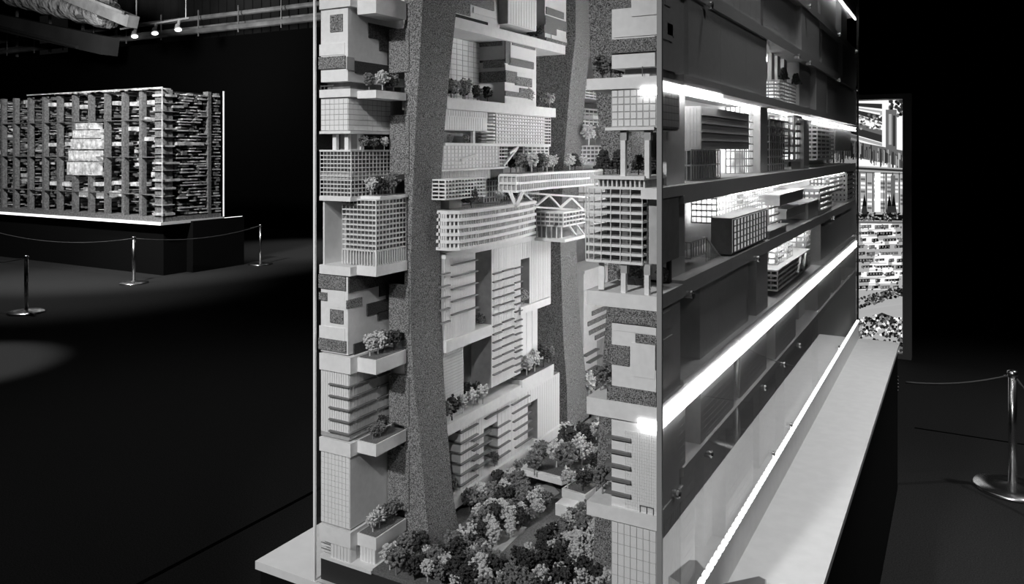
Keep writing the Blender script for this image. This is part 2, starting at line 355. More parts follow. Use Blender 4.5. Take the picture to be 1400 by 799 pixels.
for i in range(300): x = U(1172, 1236); blob(x, 446+U(-10, 18)+abs(x-1204)*.16-6, U(.9, 3), (4, 4, 3, 3, 2, 1, 0))
pr.px([(1182, 470), (1198, 455), (1222, 468), (1215, 474)], 1)
for i in range(160): blob(U(1120, 1236), U(464, 489), U(1.5, 4), (4, 3, 2, 3))
me = bpy.data.meshes.new('photo_print'); me.from_pydata(pr.v, [], pr.f)
for k in PRINT: me.materials.append(k)
for p, k in zip(me.polygons, pr.m): p.material_index = k
link('photo_print', me, None, (0, 0, 0), t)['kind'] = 'stuff'

# ================================================================== distant exhibit: a long glass-cased model on a black podium
EX0, EX1, EY0, EY1 = -12.9, -8.33, 5.32, 6.28
t = thing('distant_podium', 'long black podium with thin lit white rim under the distant model', 'podium', (-10.6, 5.8, 0))
box('podium_body', (EX0, -8.40, 5.40, EY1+.05, 0, .645), PODB, t)
box('podium_step', (-8.40, -8.28, 5.75, 6.6, 0, .67), PODB, t)
m = MB(); m.box(EX0, EX1+.01, EY0-.02, EY1, .65, .685); m.build('white_rim', PODW, t)
m = MB(); m.box(EX0, EX1+.012, EY0-.026, EY0-.021, .652, .683); m.build('rim_led', mat('rim_led', .9, .5, emit=1.6), t)
m = MB(); m.box(EX1+.011, EX1+.016, 6.29, 6.6, .655, .675); m.build('rim_led', MATS['rim_led'], t)
t = thing('distant_tower_model', 'distant long architectural model of many columns and small balconies', 'architectural model', (-10.6, 5.8, .69))
box('model_base', (EX0, EX1-.02, EY0+.03, EY1-.02, .685, .74), EXC, t)
box('model_core', (EX0, EX1-.16, EY0+.34, EY1-.12, .74, 2.36), EXD, t)
for x in (-12.42, -12.037, -11.709, -11.335, -10.971, -10.619, -10.261, -9.897, -9.545, -9.174, -8.815):
    box('column', (x-.028, x+.028, EY0+.05, EY0+.12, .74, 2.36), EXC, t)
xs = [-12.42, -12.037, -11.709, -11.335, -10.971, -10.619, -10.261, -9.897, -9.545, -9.174, -8.815, -8.47]
for i in range(len(xs)-1):
    m = MB(); d = MB(); g = MB()
    z = .78
    while z < 2.33:
        for _ in range(random.choice((0, 1, 1))):
            xa = U(xs[i]+.04, xs[i+1]-.16); wv = U(.07, .2); m.box(xa, min(xa+wv, xs[i+1]-.04), EY0+.08+U(0, .16), EY0+.34, z, z+U(.004, .012))
        if R() < .28:
            xa = U(xs[i]+.05, xs[i+1]-.16); g.box(xa, xa+U(.05, .13), EY0+.1+U(0, .14), EY0+.34, z+.01, z+U(.02, .08))
        for _ in range(3):
            xa = U(xs[i]+.05, xs[i+1]-.05); d.box(xa, xa+U(.02, .06), EY0+.16+U(0, .1), EY0+.3, z+.005, z+U(.02, .05))
        z += U(.035, .06)
    stuff(m.build('balcony_cluster', EXW, t)); stuff(d.build('planting_cluster', LEAF[1], t)); stuff(g.build('room_cluster', EXW, t))
for z in (1.02, 1.50, 1.98): box('floor_band', (EX0, EX1-.03, EY0+.045, EY0+.10, z, z+.010), EXC, t)
for k in range(15): box('corner_balcony', (-8.56, -8.345, EY0+.035, EY0+.2+U(0, .1), .78+k*.108+U(-.02, .02), .795+k*.108), EXW, t)
box('corner_column', (-8.54, -8.38, EY0+.06, EY0+.2, .74, 2.37), EXC, t)
for j, (ya, yb) in enumerate(((5.56, 6.04), (6.10, 6.26))):
    m = MB(); d = MB(); z = .76
    while z < 2.33:
        for _ in range(4 if j == 0 else 2):
            a = U(ya, yb-.06); m.box(-8.46, U(-8.40, -8.345), a, min(a+U(.06, .2), yb), z, z+U(.008, .02))
            a = U(ya, yb-.03); d.box(-8.46, U(-8.42, -8.36), a, min(a+U(.02, .08), yb), z, z+U(.02, .06))
        z += U(.03, .05)
    stuff(m.build('balcony_cluster', EXW, t)); stuff(d.build('planting_cluster', LEAF[1], t))
box('column', (-8.45, -8.35, 6.05, 6.10, .74, 2.38), EXC, t)
box('bright_slab', (-8.45, -8.345, 5.56, 5.98, 1.66, 1.70), EXW, t); box('bright_slab', (-8.45, -8.345, 5.5, 5.66, 2.14, 2.17), EXW, t)
m = MB()
for k in range(26): xa = U(-10.8, -8.6); m.box(xa, xa+U(.05, .25), EY0+.06, EY0+.22, 2.36, 2.36+U(.012, .04))
stuff(m.build('roof_clutter', EXW, t))
# bright glass reflection, built as stepped blocks that glow by themselves
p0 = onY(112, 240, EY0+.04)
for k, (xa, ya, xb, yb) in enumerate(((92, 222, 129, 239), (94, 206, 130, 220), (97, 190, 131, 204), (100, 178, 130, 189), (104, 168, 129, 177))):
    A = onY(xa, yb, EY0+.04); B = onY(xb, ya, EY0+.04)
    box('reflection_glow_block', (A.x, B.x, EY0+.035, EY0+.16, A.z, B.z), EXL, t)
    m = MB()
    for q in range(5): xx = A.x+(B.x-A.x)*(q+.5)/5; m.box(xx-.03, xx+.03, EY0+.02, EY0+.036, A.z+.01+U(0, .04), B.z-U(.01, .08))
    stuff(m.build('reflection_glow_bars', EXL, t))
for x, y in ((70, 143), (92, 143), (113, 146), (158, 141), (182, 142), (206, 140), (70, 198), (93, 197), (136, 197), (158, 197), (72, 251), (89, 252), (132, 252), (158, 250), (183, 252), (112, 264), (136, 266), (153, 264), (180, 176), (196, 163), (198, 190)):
    q = onY(x, y, EY0+.09); box('glowing_box', (q.x-.07, q.x+.07, EY0+.09, EY0+.3, q.z-.025-.03*(y > 260), q.z+.025), EXL, t)  # white boxes, their brightness put in as a glow
t = thing('distant_glass_case', 'glass case around the distant architectural model', 'glass case', (-10.6, 5.8, .69))
pane((EX0, EX1-.006, EY0+.01, EY0+.014, .69, 2.38), GLASS, 2, t)
pane((EX1-.004, EX1, EY0+.02, EY1, .69, 2.38), GLASS, 3, t)
box('glass_edge', (EX1-.006, EX1+.004, EY0+.004, EY0+.014, .69, 2.38), EXW, t)
box('glass_edge', (EX1-.006, EX1+.008, EY1, EY1+.014, .69, 2.40), mat('glowing_glass_edge', .8, .4, emit=.5), t)  # brightness of the far edge put in as its own glow
m = MB(); m.box(-11.3, EX1, EY0+.005, EY0+.02, 2.38, 2.395); m.build('top_rail', EXW, t)
# ================================================================== MAIN EXHIBIT: podium and glass case
W = .758; LN = 2.906
t = thing('podium', 'large podium with white top ledge and black sides under the glass case', 'podium', (-.37, 1.45, 0))
box('podium_side', (-.922, .172, .004, LN-.004, 0, .672), PODB, t)
m = MB(); m.box(-.93, .18, -.004, LN+.004, .672, .69); m.build('ledge_top', PODW, t)
t = thing('rope_clip', 'small chrome rope clip on the far corner of the black podium', 'clip', (.18, 2.86, .46))
for k in range(5): box('clip_link', (.1725, .179, 2.857, 2.865, .468+k*.016, .478+k*.016), STEEL, t)
t = thing('placard_wedge', 'small grey wedge lying on the white ledge at the bottom edge', 'placard', (.05, .38, .69))
m = MB(); m.prism([(.010, .36), (.067, .425), (.083, .418), (.10, .33), (.012, .28)][::-1], .69, .718); m.build('placard_body', SHADE, t); m = MB(); m.prism([(.012, .357), (.067, .420), (.081, .414), (.097, .332), (.014, .284)][::-1], .718, .7195); m.build('placard_face', RAIL, t)
t = thing('glass_case', 'tall clear glass case enclosing the white tower model', 'glass case', (-.37, 1.45, .69))
pane((-W+.006, -.006, -.002, .002, .69, 2.37), GLASS, 2, t)
pane((-.002, .002, .004, LN, .78, 2.37), GLASSR, 3, t)
pane((-W-.002, -W+.002, .004, LN, .69, 2.37), GLASS, 5, t)
box('glass_edge', (-.006, .0025, -.0025, .004, .69, 2.37), EDGE, t)
box('glass_edge', (-W-.0022, -W+.0022, -.0025, .0025, .69, 2.37), TILE, t)
box('glass_edge', (-.006, .0025, LN, LN+.006, .69, 2.37), RAIL, t)
m = MB(); m.box(-W, 0, 0, LN, 2.37, 2.375); m.build('top_cover', DARK, t)
def bolt(Y, z):
    m = MB(); m.tube([(-.012, Y, z), (.004, Y, z)], .0075, 10); o = m.build('bolt', STEEL, t)
    m = MB(); m.tube([(.004, Y, z), (.0055, Y, z)], .004, 8); m.build('bolt_socket', DARK, o)
for z, ys in ((2.07, (1.30, 1.49, 2.22, 2.85)), (1.885, (.30, 1.28, 1.49, 2.22, 2.85)), (1.335, (.17, .72, 2.05)), (1.0, (.09, .30, .80, 1.05, 1.30)), (.80, (.90, 1.15, 2.2))):
    for Y in ys: bolt(Y, z)
t = thing('case_skirt', 'pale upright skirt board between the ledge and the side glass', 'skirt board', (0, 1.45, .69))
box('skirt_board', (-.006, .0035, .006, LN-.002, .69, .776), PODW, t)
t = thing('led_base_strip', 'dotted led strip glowing along the foot of the glass side', 'led strip', (.006, 1.45, .776))
box('strip_profile', (.0022, .0065, .01, LN-.01, .776, .7785), PODW, t)
m = MB(); n = 100
for i in range(n):
    y = .02+(LN-.04)*i/n; m.box(.0026, .0072, y, y+(LN-.04)/n*.62, .7786, .785)
stuff(m.build('led_dots', LEDDOT, t))

# ================================================================== MODEL: levels of the floors (height above the room floor)
LV = [.745, 1.02, 1.15, 1.35, 1.52, 1.735, 1.90, 2.075, 2.25]
box_base = thing('display_plinth', 'black plinth board under the white tower model', 'plinth', (-.38, 1.45, .69))
box('plinth_board', (-.752, -.006, .012, 2.89, .69, .738), DARK, box_base)

# ------------------------------------------------------------------ miniature trees
def ico(c, r, mb):
    ph = (1+5**.5)/2; V0 = [(-1, ph, 0), (1, ph, 0), (-1, -ph, 0), (1, -ph, 0), (0, -1, ph), (0, 1, ph), (0, -1, -ph), (0, 1, -ph), (ph, 0, -1), (ph, 0, 1), (-ph, 0, -1), (-ph, 0, 1)]
    FC = [(0, 11, 5), (0, 5, 1), (0, 1, 7), (0, 7, 10), (0, 10, 11), (1, 5, 9), (5, 11, 4), (11, 10, 2), (10, 7, 6), (7, 1, 8), (3, 9, 4), (3, 4, 2), (3, 2, 6), (3, 6, 8), (3, 8, 9), (4, 9, 5), (2, 4, 11), (6, 2, 10), (8, 6, 7), (9, 8, 1)]
    n = len(mb.v); q = Quaternion((R()-.5, R()-.5, R()-.5, R()-.5)).normalized(); sx, sy, sz = U(.7, 1.2), U(.7, 1.2), U(.6, 1.1)
    for v in V0:
        p = q @ (Vector(v)/1.9*r*U(.75, 1.25)); mb.v.append((c[0]+p.x*sx, c[1]+p.y*sy, c[2]+p.z*sz))
    mb.f += [tuple(i+n for i in f) for f in FC]
def crown_round(k):
    mb = MB(); sq = U(.85, 1.2); wd = U(.26, .33); hub = [(U(-.16, .16), U(-.16, .16), U(.42, .85), U(.13, .2)) for _ in range(7)]
    for i in range(110):
        if i % 3:
            d = Vector((U(-1, 1), U(-1, 1), U(-.8, 1))); d = d.normalized()*U(.55, 1.05); p = (d.x*wd*(1.2-.3*abs(d.z)), d.y*wd*(1.2-.3*abs(d.z)), .62+d.z*.34*sq)
        else:
            h = random.choice(hub); d = Vector((U(-1, 1), U(-1, 1), U(-1, 1))).normalized()*h[3]; p = (h[0]+d.x, h[1]+d.y, h[2]+d.z)
        ico(p, U(.045, .085), mb)
    for i in range(6): ico((U(-.1, .1), U(-.1, .1), .6+U(-.15, .2)), .13, mb)
    return mb
def crown_conifer(k):
    mb = MB()
    for j in range(6):
        z = .3+j*.12; r = .36*(1-.13*j)
        for i in range(11):
            a = 2*math.pi*i/11+j; ico((math.cos(a)*r*U(.55, 1), math.sin(a)*r*U(.55, 1), z+U(-.02, .02)), .085, mb)
        ico((0, 0, z), .11, mb)
    return mb
TREES = {}
for kind in ('round', 'conifer'):
    for v in range(5 if kind == 'round' else 2):
        src = crown_round(v) if kind == 'round' else crown_conifer(v)
        for tone in range(3):
            me = bpy.data.meshes.new('crown_%s' % kind); me.from_pydata(src.v, [], src.f); me.materials.append(LEAF[tone]); TREES[kind, v, tone] = me
TRK = []
for tone in range(3):
    mb = MB(); mb.tube([(0, 0, -.02), (.01, 0, .3), (0, .01, .62)], [.032, .024, .015], 6)
    for a in (0, 2.1, 4.2): mb.tube([(.008, 0, .3), (.16*math.cos(a), .16*math.sin(a), .55)], [.018, .01], 5)
    me = bpy.data.meshes.new('trunk'); me.from_pydata(mb.v, [], mb.f); me.materials.append(BARK[tone]); TRK.append(me)
TONE = ('pale', 'mid grey', 'dark')
def tree(x, y, z, h, tone, label, group=None, kind='round'):
    nm = 'model_tree' if kind == 'round' else 'model_conifer'
    t = thing(nm, label, 'tree', (x, y, z), group)
    c = bpy.data.objects.new('crown', TREES[kind, random.randrange(5 if kind == 'round' else 2), tone]); COL.objects.link(c); c.parent = t
    k = bpy.data.objects.new('trunk', TRK[2 if kind == 'conifer' else (0 if tone == 0 and R() < .6 else tone)]); COL.objects.link(k); k.parent = t
    s = h/1.02; c.scale = (s*U(.9, 1.1), s*U(.9, 1.1), s); k.scale = (s, s, s); c.rotation_euler = (0, 0, U(0, 6.28)); k.rotation_euler = (0, 0, U(0, 6.28))
    return t
ORD = ('first', 'second', 'third', 'fourth', 'fifth', 'sixth', 'seventh', 'eighth', 'ninth', 'tenth')
def row_of_trees(pts, z, place, group, h=(.036, .046), tones=None, kinds=None):
    for i, (x, y) in enumerate(pts):
        tn = tones[i] if tones else random.choice((0, 1, 1, 2)); kd = kinds[i] if kinds else 'round'
        tree(x, y, z, U(*h), tn, '%s %s, %s from front %s' % (TONE[tn], 'conifer' if kd == 'conifer' else 'tree', ORD[i], place), group, kd)

# ------------------------------------------------------------------ camo block: white panels and felt panels on a body
def camo(name, label, cat, b, panels, group=None, m=WHITE):
    """b = body box; panels = (plane, a0, a1, z0, z1, material, proud)"""
    x0, x1, y0, y1, z0, z1 = b
    t = thing(name, label, cat, ((x0+x1)/2, (y0+y1)/2, z0), group)
    box('block_body', b, m, t)
    for pl, a0, a1, c0, c1, mm, pr_ in panels:
        c = x1 if pl == 'x' else y0; out = pr_ if pl == 'x' else -pr_
        box('felt_panel' if mm in (FELT, FELTD) else 'white_panel', fb(pl, c, out, a0, a1, c0, c1), mm, t)
    return t
def slab(name, label, b, m=WHITE, group='floor slabs of the tower model'):
    x0, x1, y0, y1, z0, z1 = b
    t = thing(name, label, 'floor slab', ((x0+x1)/2, (y0+y1)/2, z0), group)
    box('slab_board', b, m, t); return t
def planter(label, b, pts=None, place=None, tones=None, soil=True, h=(.036, .046)):
    x0, x1, y0, y1, z0, z1 = b
    t = thing('roof_planter', label, 'planter', ((x0+x1)/2, (y0+y1)/2, z0), 'balcony planters of the model')
    box('planter_box', (x0, x1, y0, y1, z0, z1-.002), WHITE, t)
    if soil: box('soil', (x0+.003, x1-.003, y0+.003, y1-.003, z1-.004, z1-.0005), SOIL, t)
    if pts: row_of_trees(pts, z1-.001, place, 'trees on '+place.split(' on ')[-1] if ' on ' in place else 'planter trees', h, tones)

# ================================================================== LEFT TOWER (front left corner)
K = .0015046
def zl(y): return 1.6-(y-205)*K
XA, XS, XW = -.750, -.665, -.676        # outer edge, slab corner, wall corner
YS, YW, YE = .005, .010, .150
def ltower_slab(i, y0, y1, lab): slab('tower_slab', lab, (XA, XS, YS, YE, zl(y1), zl(y0)))
def side_planter(y0, y1, lab, place, tones, h=(.036, .046), zt=0):
    pts = [(-.645+U(-.008, .01), .043), (-.634+U(-.008, .008), .064), (-.643+U(-.006, .008), .086), (-.632, .106)]
    planter(lab, (-.6645, -.615, .026, .128, zl(y1), zl(y0)), pts[:len(tones)], place, tones, True, h)
# level 1 camo block with roof slab
ltower_slab(0, -20, 8, 'topmost white floor slab of the left tower, cut by the frame')
slab('tower_slab', 'white balcony slab beside the topmost slab of the left tower', (-.6645, -.615, .026, .128, zl(18), zl(-8)))
P = []
f = lambda x: max(onY(x, 0, YW).x, -.7535)
s = lambda x: onX(x, 0, XW).y
P += [('y', f(452), f(469), zl(29), zl(17), FELT, .002), ('y', f(452), f(469), zl(41), zl(30), FELT, .002), ('y', f(432), f(473), zl(92), zl(75), FELT, .004),
      ('y', f(432), f(471.5), zl(73), zl(57), WHITE, .0015)]
P += [('x', s(503), s(553), zl(45), zl(24), FELTD, .002), ('x', s(518), s(553), zl(61), zl(45), FELTD, .002), ('x', s(529), s(553), zl(80), zl(61), FELTD, .002), ('x', s(485), s(553), zl(98), zl(81), FELTD, .003), ('x', s(473), s(483), zl(95), zl(77), SHADE, .003)]
camo('camouflage_block', 'left tower block with two felt squares and a felt band, topmost', 'building block', (XA, XW, YW, YE+.05, zl(110), zl(8)), P)
# balcony recess
t = thing('balcony_recess', 'narrow railed balcony below the topmost camouflage block of the left tower', 'balcony', (-.71, .02, zl(132)))
box('back_wall', (XA, XW-.012, YW+.02, YE, zl(132), zl(110)), GLAZE, t)
for x in (436, 442, 452): box('rail_post', (f(x), f(x)+.0012, YW+.002, YW+.004, zl(132), zl(114)), RAIL, t)
box('top_rail', (f(433), f(455), YW+.002, YW+.004, zl(116), zl(114.5)), RAIL, t)
ltower_slab(1, 121, 132, 'second white floor slab from the top of the left tower')
side_planter(122, 134, 'thin white planter below the topmost camouflage block of the left tower', 'on the topmost planter of the left tower', (1, 0, 2, 1))
# tiled block
t = thing('tiled_block', 'left tower block clad in small square white tiles above the column gap', 'building block', (-.71, .08, zl(180)))
box('block_body', (XA, XW, YW, YE+.01, zl(179), zl(132)), SHADE, t)
tiles(t, 'y', YW, -.0012, XA+.001, XW+.001, zl(178), zl(134), 6, 6, .0014, TILE)
tiles(t, 'x', XW, .0012, YW, YE, zl(178), zl(134), 9, 6, .0014, TILE)
ltower_slab(2, 179, 182.5, 'thin white floor slab under the tiled block of the left tower')
# column gap
t = thing('column_gap', 'open storey with white columns and dark back between the left tower blocks', 'building block', (-.71, .08, zl(206)))
box('back_wall', (XA, -.70, .07, YE, zl(206), zl(182.5)), SHADE, t)
box('dark_wall', (-.70, XW-.002, .09, YE, zl(206), zl(182.5)), DARK, t)
for x, yy in ((-.722, .02), (-.689, .02), (-.689, .06)): box('column', (x-.005, x+.005, yy, yy+.009, zl(206), zl(182.5)), WHITE, t)
row_of_trees([(-.667, .05), (-.668, .085), (-.667, .118)], zl(206), 'in the open storey of the left tower', 'trees in the open storey of the left tower', (.03, .034), (1, 1, 0))
# lattice block 1
def lattice_block(name, label, b, na_y, na_x, nz, cat='building block', band=None, m=WHITE, core=GLAZE, ta=.0006, tz=.0019, inset=.012, floors=True, grp=None):
    x0, x1, y0, y1, z0, z1 = b
    t = thing(name, label, cat, ((x0+x1)/2, (y0+y1)/2, z0), grp)
    box('core_walls', (x0, x1-inset, y0+inset, y1, z0, z1), core, t)
    if floors:
        for k in range(nz+1):
            z = z0+(z1-z0)*k/nz; box('floor_plate', (x0, x1, y0, y1, z-tz/2, z+tz/2), m, t)
    g = MB()
    for pl, c, out, a0, a1, n in (('y', y0, .0016, x0, x1, na_x), ('x', x1, -.0016, y0, y1, na_y)):
        for i in range(n+1):
            a = a0+(a1-a0)*i/n; fbox(g, pl, c, out, a-ta/2, a+ta/2, z0, z1)
        if not floors: grid(g, pl, c, out, a0, a1, z0, z1, n, nz, ta, tz)
    stuff(g.build('mullions', m, t))
    if band:
        g2 = MB(); fbox(g2, 'y', y0+.004, .002, x0, x1, band[0], band[1]); fbox(g2, 'x', x1-.004, -.002, y0, y1, band[0], band[1]); stuff(g2.build('solid_band', SHADE, t))
    return t
ltower_slab(3, 205, 207.5, 'thin white roof slab over the upper lattice block of the left tower')
lattice_block('lattice_block', 'upper open lattice block of thin white bars on the left tower', (XA, XS, YS+.002, YE, zl(270), zl(207)), 12, 9, 11, band=(zl(246), zl(235)))
ltower_slab(4, 270, 276, 'white floor slab under the upper lattice block of the left tower')
t = thing('lattice_terrace', 'small wavy white terrace with trees beside the upper lattice block', 'terrace', (-.63, .07, zl(272)))
box('terrace_board', (-.6645, -.612, .036, .13, zl(273), zl(269)), WHITE, t); box('soil', (-.66, -.618, .05, .127, zl(269), zl(268)), SOIL, t)
row_of_trees([(-.652, .055), (-.64, .07), (-.648, .088), (-.632, .098), (-.642, .115)], zl(268), 'on the wavy terrace of the left tower', 'trees on the wavy terrace', (.036, .05), (0, 2, 0, 1, 1))
# lattice block 2 with plain wall beside it
t = thing('recessed_wall', 'plain grey recessed wall left of the lower lattice block', 'wall panel', (-.72, .1, zl(366)))
box('wall_board', (XA, -.66, .075, YE, zl(366), zl(276)), SHADE, t); box('wall_return', (-.746, -.742, .012, .075, zl(366), zl(276)), WHITE, t)
lattice_block('lattice_block', 'lower lattice block of white bars standing on a planter, left tower', (-.7055, -.6150, .026, .128, zl(344), zl(274)), 9, 9, 10, tz=.0024)
t = thing('lattice_base_storey', 'tall ground storey with upright bars under the lower lattice block', 'building block', (-.66, .08, zl(366)))
box('core_walls', (-.70, -.627, .038, .128, zl(364), zl(344)), GLAZE, t)
g = MB()
for i in range(13): a = -.7055+.0905*i/12; g.box(a-.001, a+.001, .026, .029, zl(364), zl(344))
for i in range(14): a = .026+.102*i/13; g.box(-.618, -.615, a-.001, a+.001, zl(364), zl(344))
stuff(g.build('mullions', WHITE, t))
ltower_slab(5, 366, 378.5, 'white floor slab above the middle camouflage block of the left tower')
planter('deep white planter box carrying the lower lattice block', (-.6645, -.613, .024, .130, zl(378), zl(363)), soil=False)
# middle camo block
P = [('y', f(430.5), f(473.5), zl(399), zl(380), FELT, .004), ('y', f(430.5), f(448), zl(416), zl(405), FELT, .003), ('y', f(452), f(470), zl(446), zl(427), FELT, .002), ('y', f(431), f(474), zl(485), zl(469), FELT, .004),
     ('y', f(432), f(472), zl(469), zl(452), WHITE, .0015), ('y', f(455), f(472), zl(424), zl(400), WHITE, .001)]
P += [('x', YW, s(553), zl(402), zl(380), FELTD, .004), ('x', s(473), s(494), zl(424), zl(412), FELT, .003), ('x', s(518), s(553), zl(418), zl(398), FELTD, .003), ('x', s(501), s(553), zl(441), zl(424), FELTD, .003), ('x', s(516), s(553), zl(452), zl(440), FELTD, .003),
      ('x', s(483), s(553), zl(492), zl(475), FELTD, .003)]
camo('camouflage_block', 'left tower camouflage block of white and felt panels at mid height', 'building block', (XA, XW, YW, YE+.05, zl(488), zl(379)), P)
ltower_slab(6, 490, 513, 'deep white floor slab below the middle camouflage block of the left tower')
side_planter(491, 512, 'deep white planter with round trees below the middle camouflage block', 'on the deep middle planter of the left tower', (0, 0, 1, 2), (.044, .052))
# striped block with fins
def finned(t, pl, c, out, spans, zs, tz=.003, dd=.006, m=FIN):
    for (a0, a1), zz in zip(spans, zs): box('fin', fb(pl, c, out*dd, a0, a1, zz-tz/2, zz+tz/2), m, t)
t = thing('striped_block', 'left tower block with upright boards and thin horizontal fins', 'building block', (-.71, .08, zl(602)))
box('block_body', (XA, XW+.002, YW, YE+.01, zl(606), zl(513)), SHADE, t)
boards(t, 'y', YW, -.0012, XA+.001, XW+.002, zl(600), zl(514), 12, .0010, TILE)
boards(t, 'x', XW+.002, .0010, YW, YE, zl(604), zl(514), 16, .0008, WHITE)
for k in range(5):
    z = zl(531+k*16.3); finned(t, 'y', YW-.0012, -1, [(f(452), XW+.008)], [z]); finned(t, 'x', XW+.003, 1, [(YW-.006, s(511))], [z]); finned(t, 'x', XW+.003, 1, [(s(514), s(530))], [z])
ltower_slab(7, 608, 627, 'white floor slab below the striped block of the left tower')
side_planter(606, 624, 'white planter with dark shrubs below the striped block', 'on the planter below the striped block', (1, 1, 2), (.034, .042))
# tall tiled block
t = thing('tiled_block', 'tall left tower block with finely tiled front and plain grey side', 'building block', (-.71, .08, zl(730)))
box('block_body', (XA, XW+.004, YW, YE+.01, zl(728), zl(627)), SHADE, t)
box('side_board', (XW+.004, XW+.0055, YW, YE, zl(728), zl(627)), WHITE, t)
tiles(t, 'y', YW, -.0012, XA+.001, XW+.005, zl(727), zl(628), 8, 13, .0009, TILE, one=True)
ltower_slab(8, 730, 752, 'lowest white floor slab of the left tower')
side_planter(734, 752, 'lowest white planter of the left tower with three bright trees', 'on the lowest planter of the left tower', (0, 0, 1, 1), (.042, .05))
t = thing('entrance_block', 'boarded white entrance block at the foot of the left tower', 'building block', (-.69, .08, .745))
box('block_body', (-.722, XS-.004, YW, YE, .745, zl(752)), SHADE, t)
boards(t, 'y', YW, -.0012, -.722, XS-.004, .745, zl(752), 6, .0010, TILE); boards(t, 'x', XS-.004, .0012, YW, YE, .745, zl(752), 8, .0008, WHITE)
t = thing('entrance_annex', 'low boarded white annex under the lowest planter', 'building block', (-.64, .08, .745))
box('block_body', (-.66, -.62, .03, .128, .745, zl(752)), WHITE, t); boards(t, 'y', .03, -.0012, -.66, -.62, .745, zl(753), 5, .0010, TILE)
t = thing('entrance_balconies', 'stack of tiny railed balconies left of the entrance block', 'balcony', (-.735, .02, .745))
box('back_wall', (XA, -.724, .03, YE, .745, zl(752)), SHADE, t)
for k in range(3): box('balcony_plate', (XA, -.723, YW, .03, .752+k*.012, .754+k*.012), WHITE, t); box('rail', (XA, -.723, YW, YW+.001, .757+k*.012, .758+k*.012), RAIL, t)
slab('base_floor', 'white ground board at the foot of the left tower', (XA, -.612, .006, .2, .738, .745))
# ================================================================== FELT TRUNKS that carry the towers
def trunk(label, Yf, rows, back=.10):
    """rows: (y, left px, corner px, right px); the face at Y=Yf spans left..corner, the side face runs back to the right px"""
    t = thing('felt_trunk', label, 'pillar', onY(rows[-1][2], rows[-1][0], Yf))
    rings = []
    for y, l, c, r in rows:
        pc = onY(c, y, Yf); pl = onY(l, y, Yf); pr_ = onX(r, y, pc.x); z = min(max(pc.z, .749), 2.33)
        rings.append([(pl.x, Yf, z), (pc.x, Yf, z), (pc.x, pr_.y, z), (pl.x, pr_.y, z)])
    m = MB(); m.loft(rings[::-1]); m.build('trunk_shaft', FELT, t)
    return t
TY = .134
t1 = trunk('tall grey felt trunk standing at the front between left tower and canyon', TY,
      [(-320, 553, 590, 640), (-60, 553, 582, 629), (0, 553, 578, 624), (80, 553, 574, 616), (160, 553, 569, 609), (250, 553, 565, 603), (350, 553, 562, 602), (440, 553, 561, 603), (520, 553, 566, 606), (600, 553, 574, 611), (700, 553, 583, 619), (795, 553, 588, 627)])
for y0, y1, xl in ((38, 100, 533), (157, 238, 534), (392, 452, 533), (517, 578, 533), (617, 692, 531)):
    a = onY(xl, y1, TY); b = onY(564, y0, TY); box('felt_step', (a.x, b.x-.008, TY-.003, TY+.012, a.z, b.z), FELT, t1)
trunk('tall felt trunk deep in the canyon beside the bridge', .91,
      [(-330, 715, 800, 822), (-60, 722, 789, 811), (0, 724, 787, 807), (50, 724, 787, 809), (110, 724, 780, 801), (170, 724, 775, 797), (230, 724, 770, 793), (330, 724, 766, 788), (400, 724, 768, 790), (460, 724, 770, 794), (530, 724, 775, 801), (600, 724, 776, 805), (680, 724, 778, 810)])
trunk('dark felt trunk standing right behind the right tower', .16,
      [(-330, 806, 880, 890), (0, 805, 862, 890), (60, 806, 862, 890), (130, 815, 862, 890), (240, 826, 864, 890), (330, 832, 868, 892), (420, 830, 868, 892), (560, 820, 866, 892), (700, 814, 866, 892), (860, 810, 866, 892)])

# ================================================================== CANYON WALL (long white building seen across the garden)
XM = -.60
def ym(x, X=XM): return onX(x, 0, X).y
def zm(x, y, X=XM): return onX(x, y, X).z
def ledge(lab, xa, xb, z0, z1, X0=-.72, X1=XM, Y0=None): slab('canyon_slab', lab, (X0, X1, max(.252, ym(xa, X1)) if Y0 is None else Y0, ym(xb, X1), z0, z1), group='floor slabs of the canyon wall')
zS0 = (1.884, 1.910); zS1 = (1.694, 1.720)
ledge('top white slab of the canyon wall, under the striped box', 600, 773, *zS0, X1=-.595)
P = [('x', .24, ym(648), 1.925, 1.955, FELT, .002), ('x', .24, ym(680), 1.955, 1.985, FELT, .003), ('x', .24, ym(672), 1.912, 1.922, FELTD, .002), ('x', ym(652), ym(683), 1.936, 1.95, TILE, .003)]
camo('camouflage_block', 'canyon wall camouflage block left of the striped box, top edge', 'building block', (-.70, -.612, .22, ym(683, -.612), 1.910, 2.12), P)
t = thing('striped_box', 'white box of upright boards jutting out at the top of the canyon wall', 'building block', (-.62, .55, 1.92))
bx = (-.68, -.585, ym(694, -.585), ym(733, -.585), 1.925, 2.06); box('block_body', bx, WHITE, t); boards(t, 'x', bx[1], .0012, bx[2], bx[3], bx[4]+.002, bx[5], 11, .0012, TILE)
P = [('x', ym(747), ym(776), 1.955, 1.985, FELT, .003), ('x', ym(745), ym(762), 1.935, 1.957, FELT, .003), ('x', ym(747), ym(776), 1.91, 1.922, FELT, .004), ('x', ym(748), ym(772), 1.99, 2.01, FELT, .003), ('x', ym(755), ym(776), 1.922, 1.934, TILE, .003)]
camo('camouflage_block', 'canyon wall camouflage block right of the striped box, top edge', 'building block', (-.70, -.605, ym(745, -.605), ym(775, -.605), 1.910, 2.12), P)
row_of_trees([(-.63, ym(738)), (-.615, ym(742))], 1.91, 'beside the striped box', 'trees beside the striped box', (.04, .05), (2, 2))
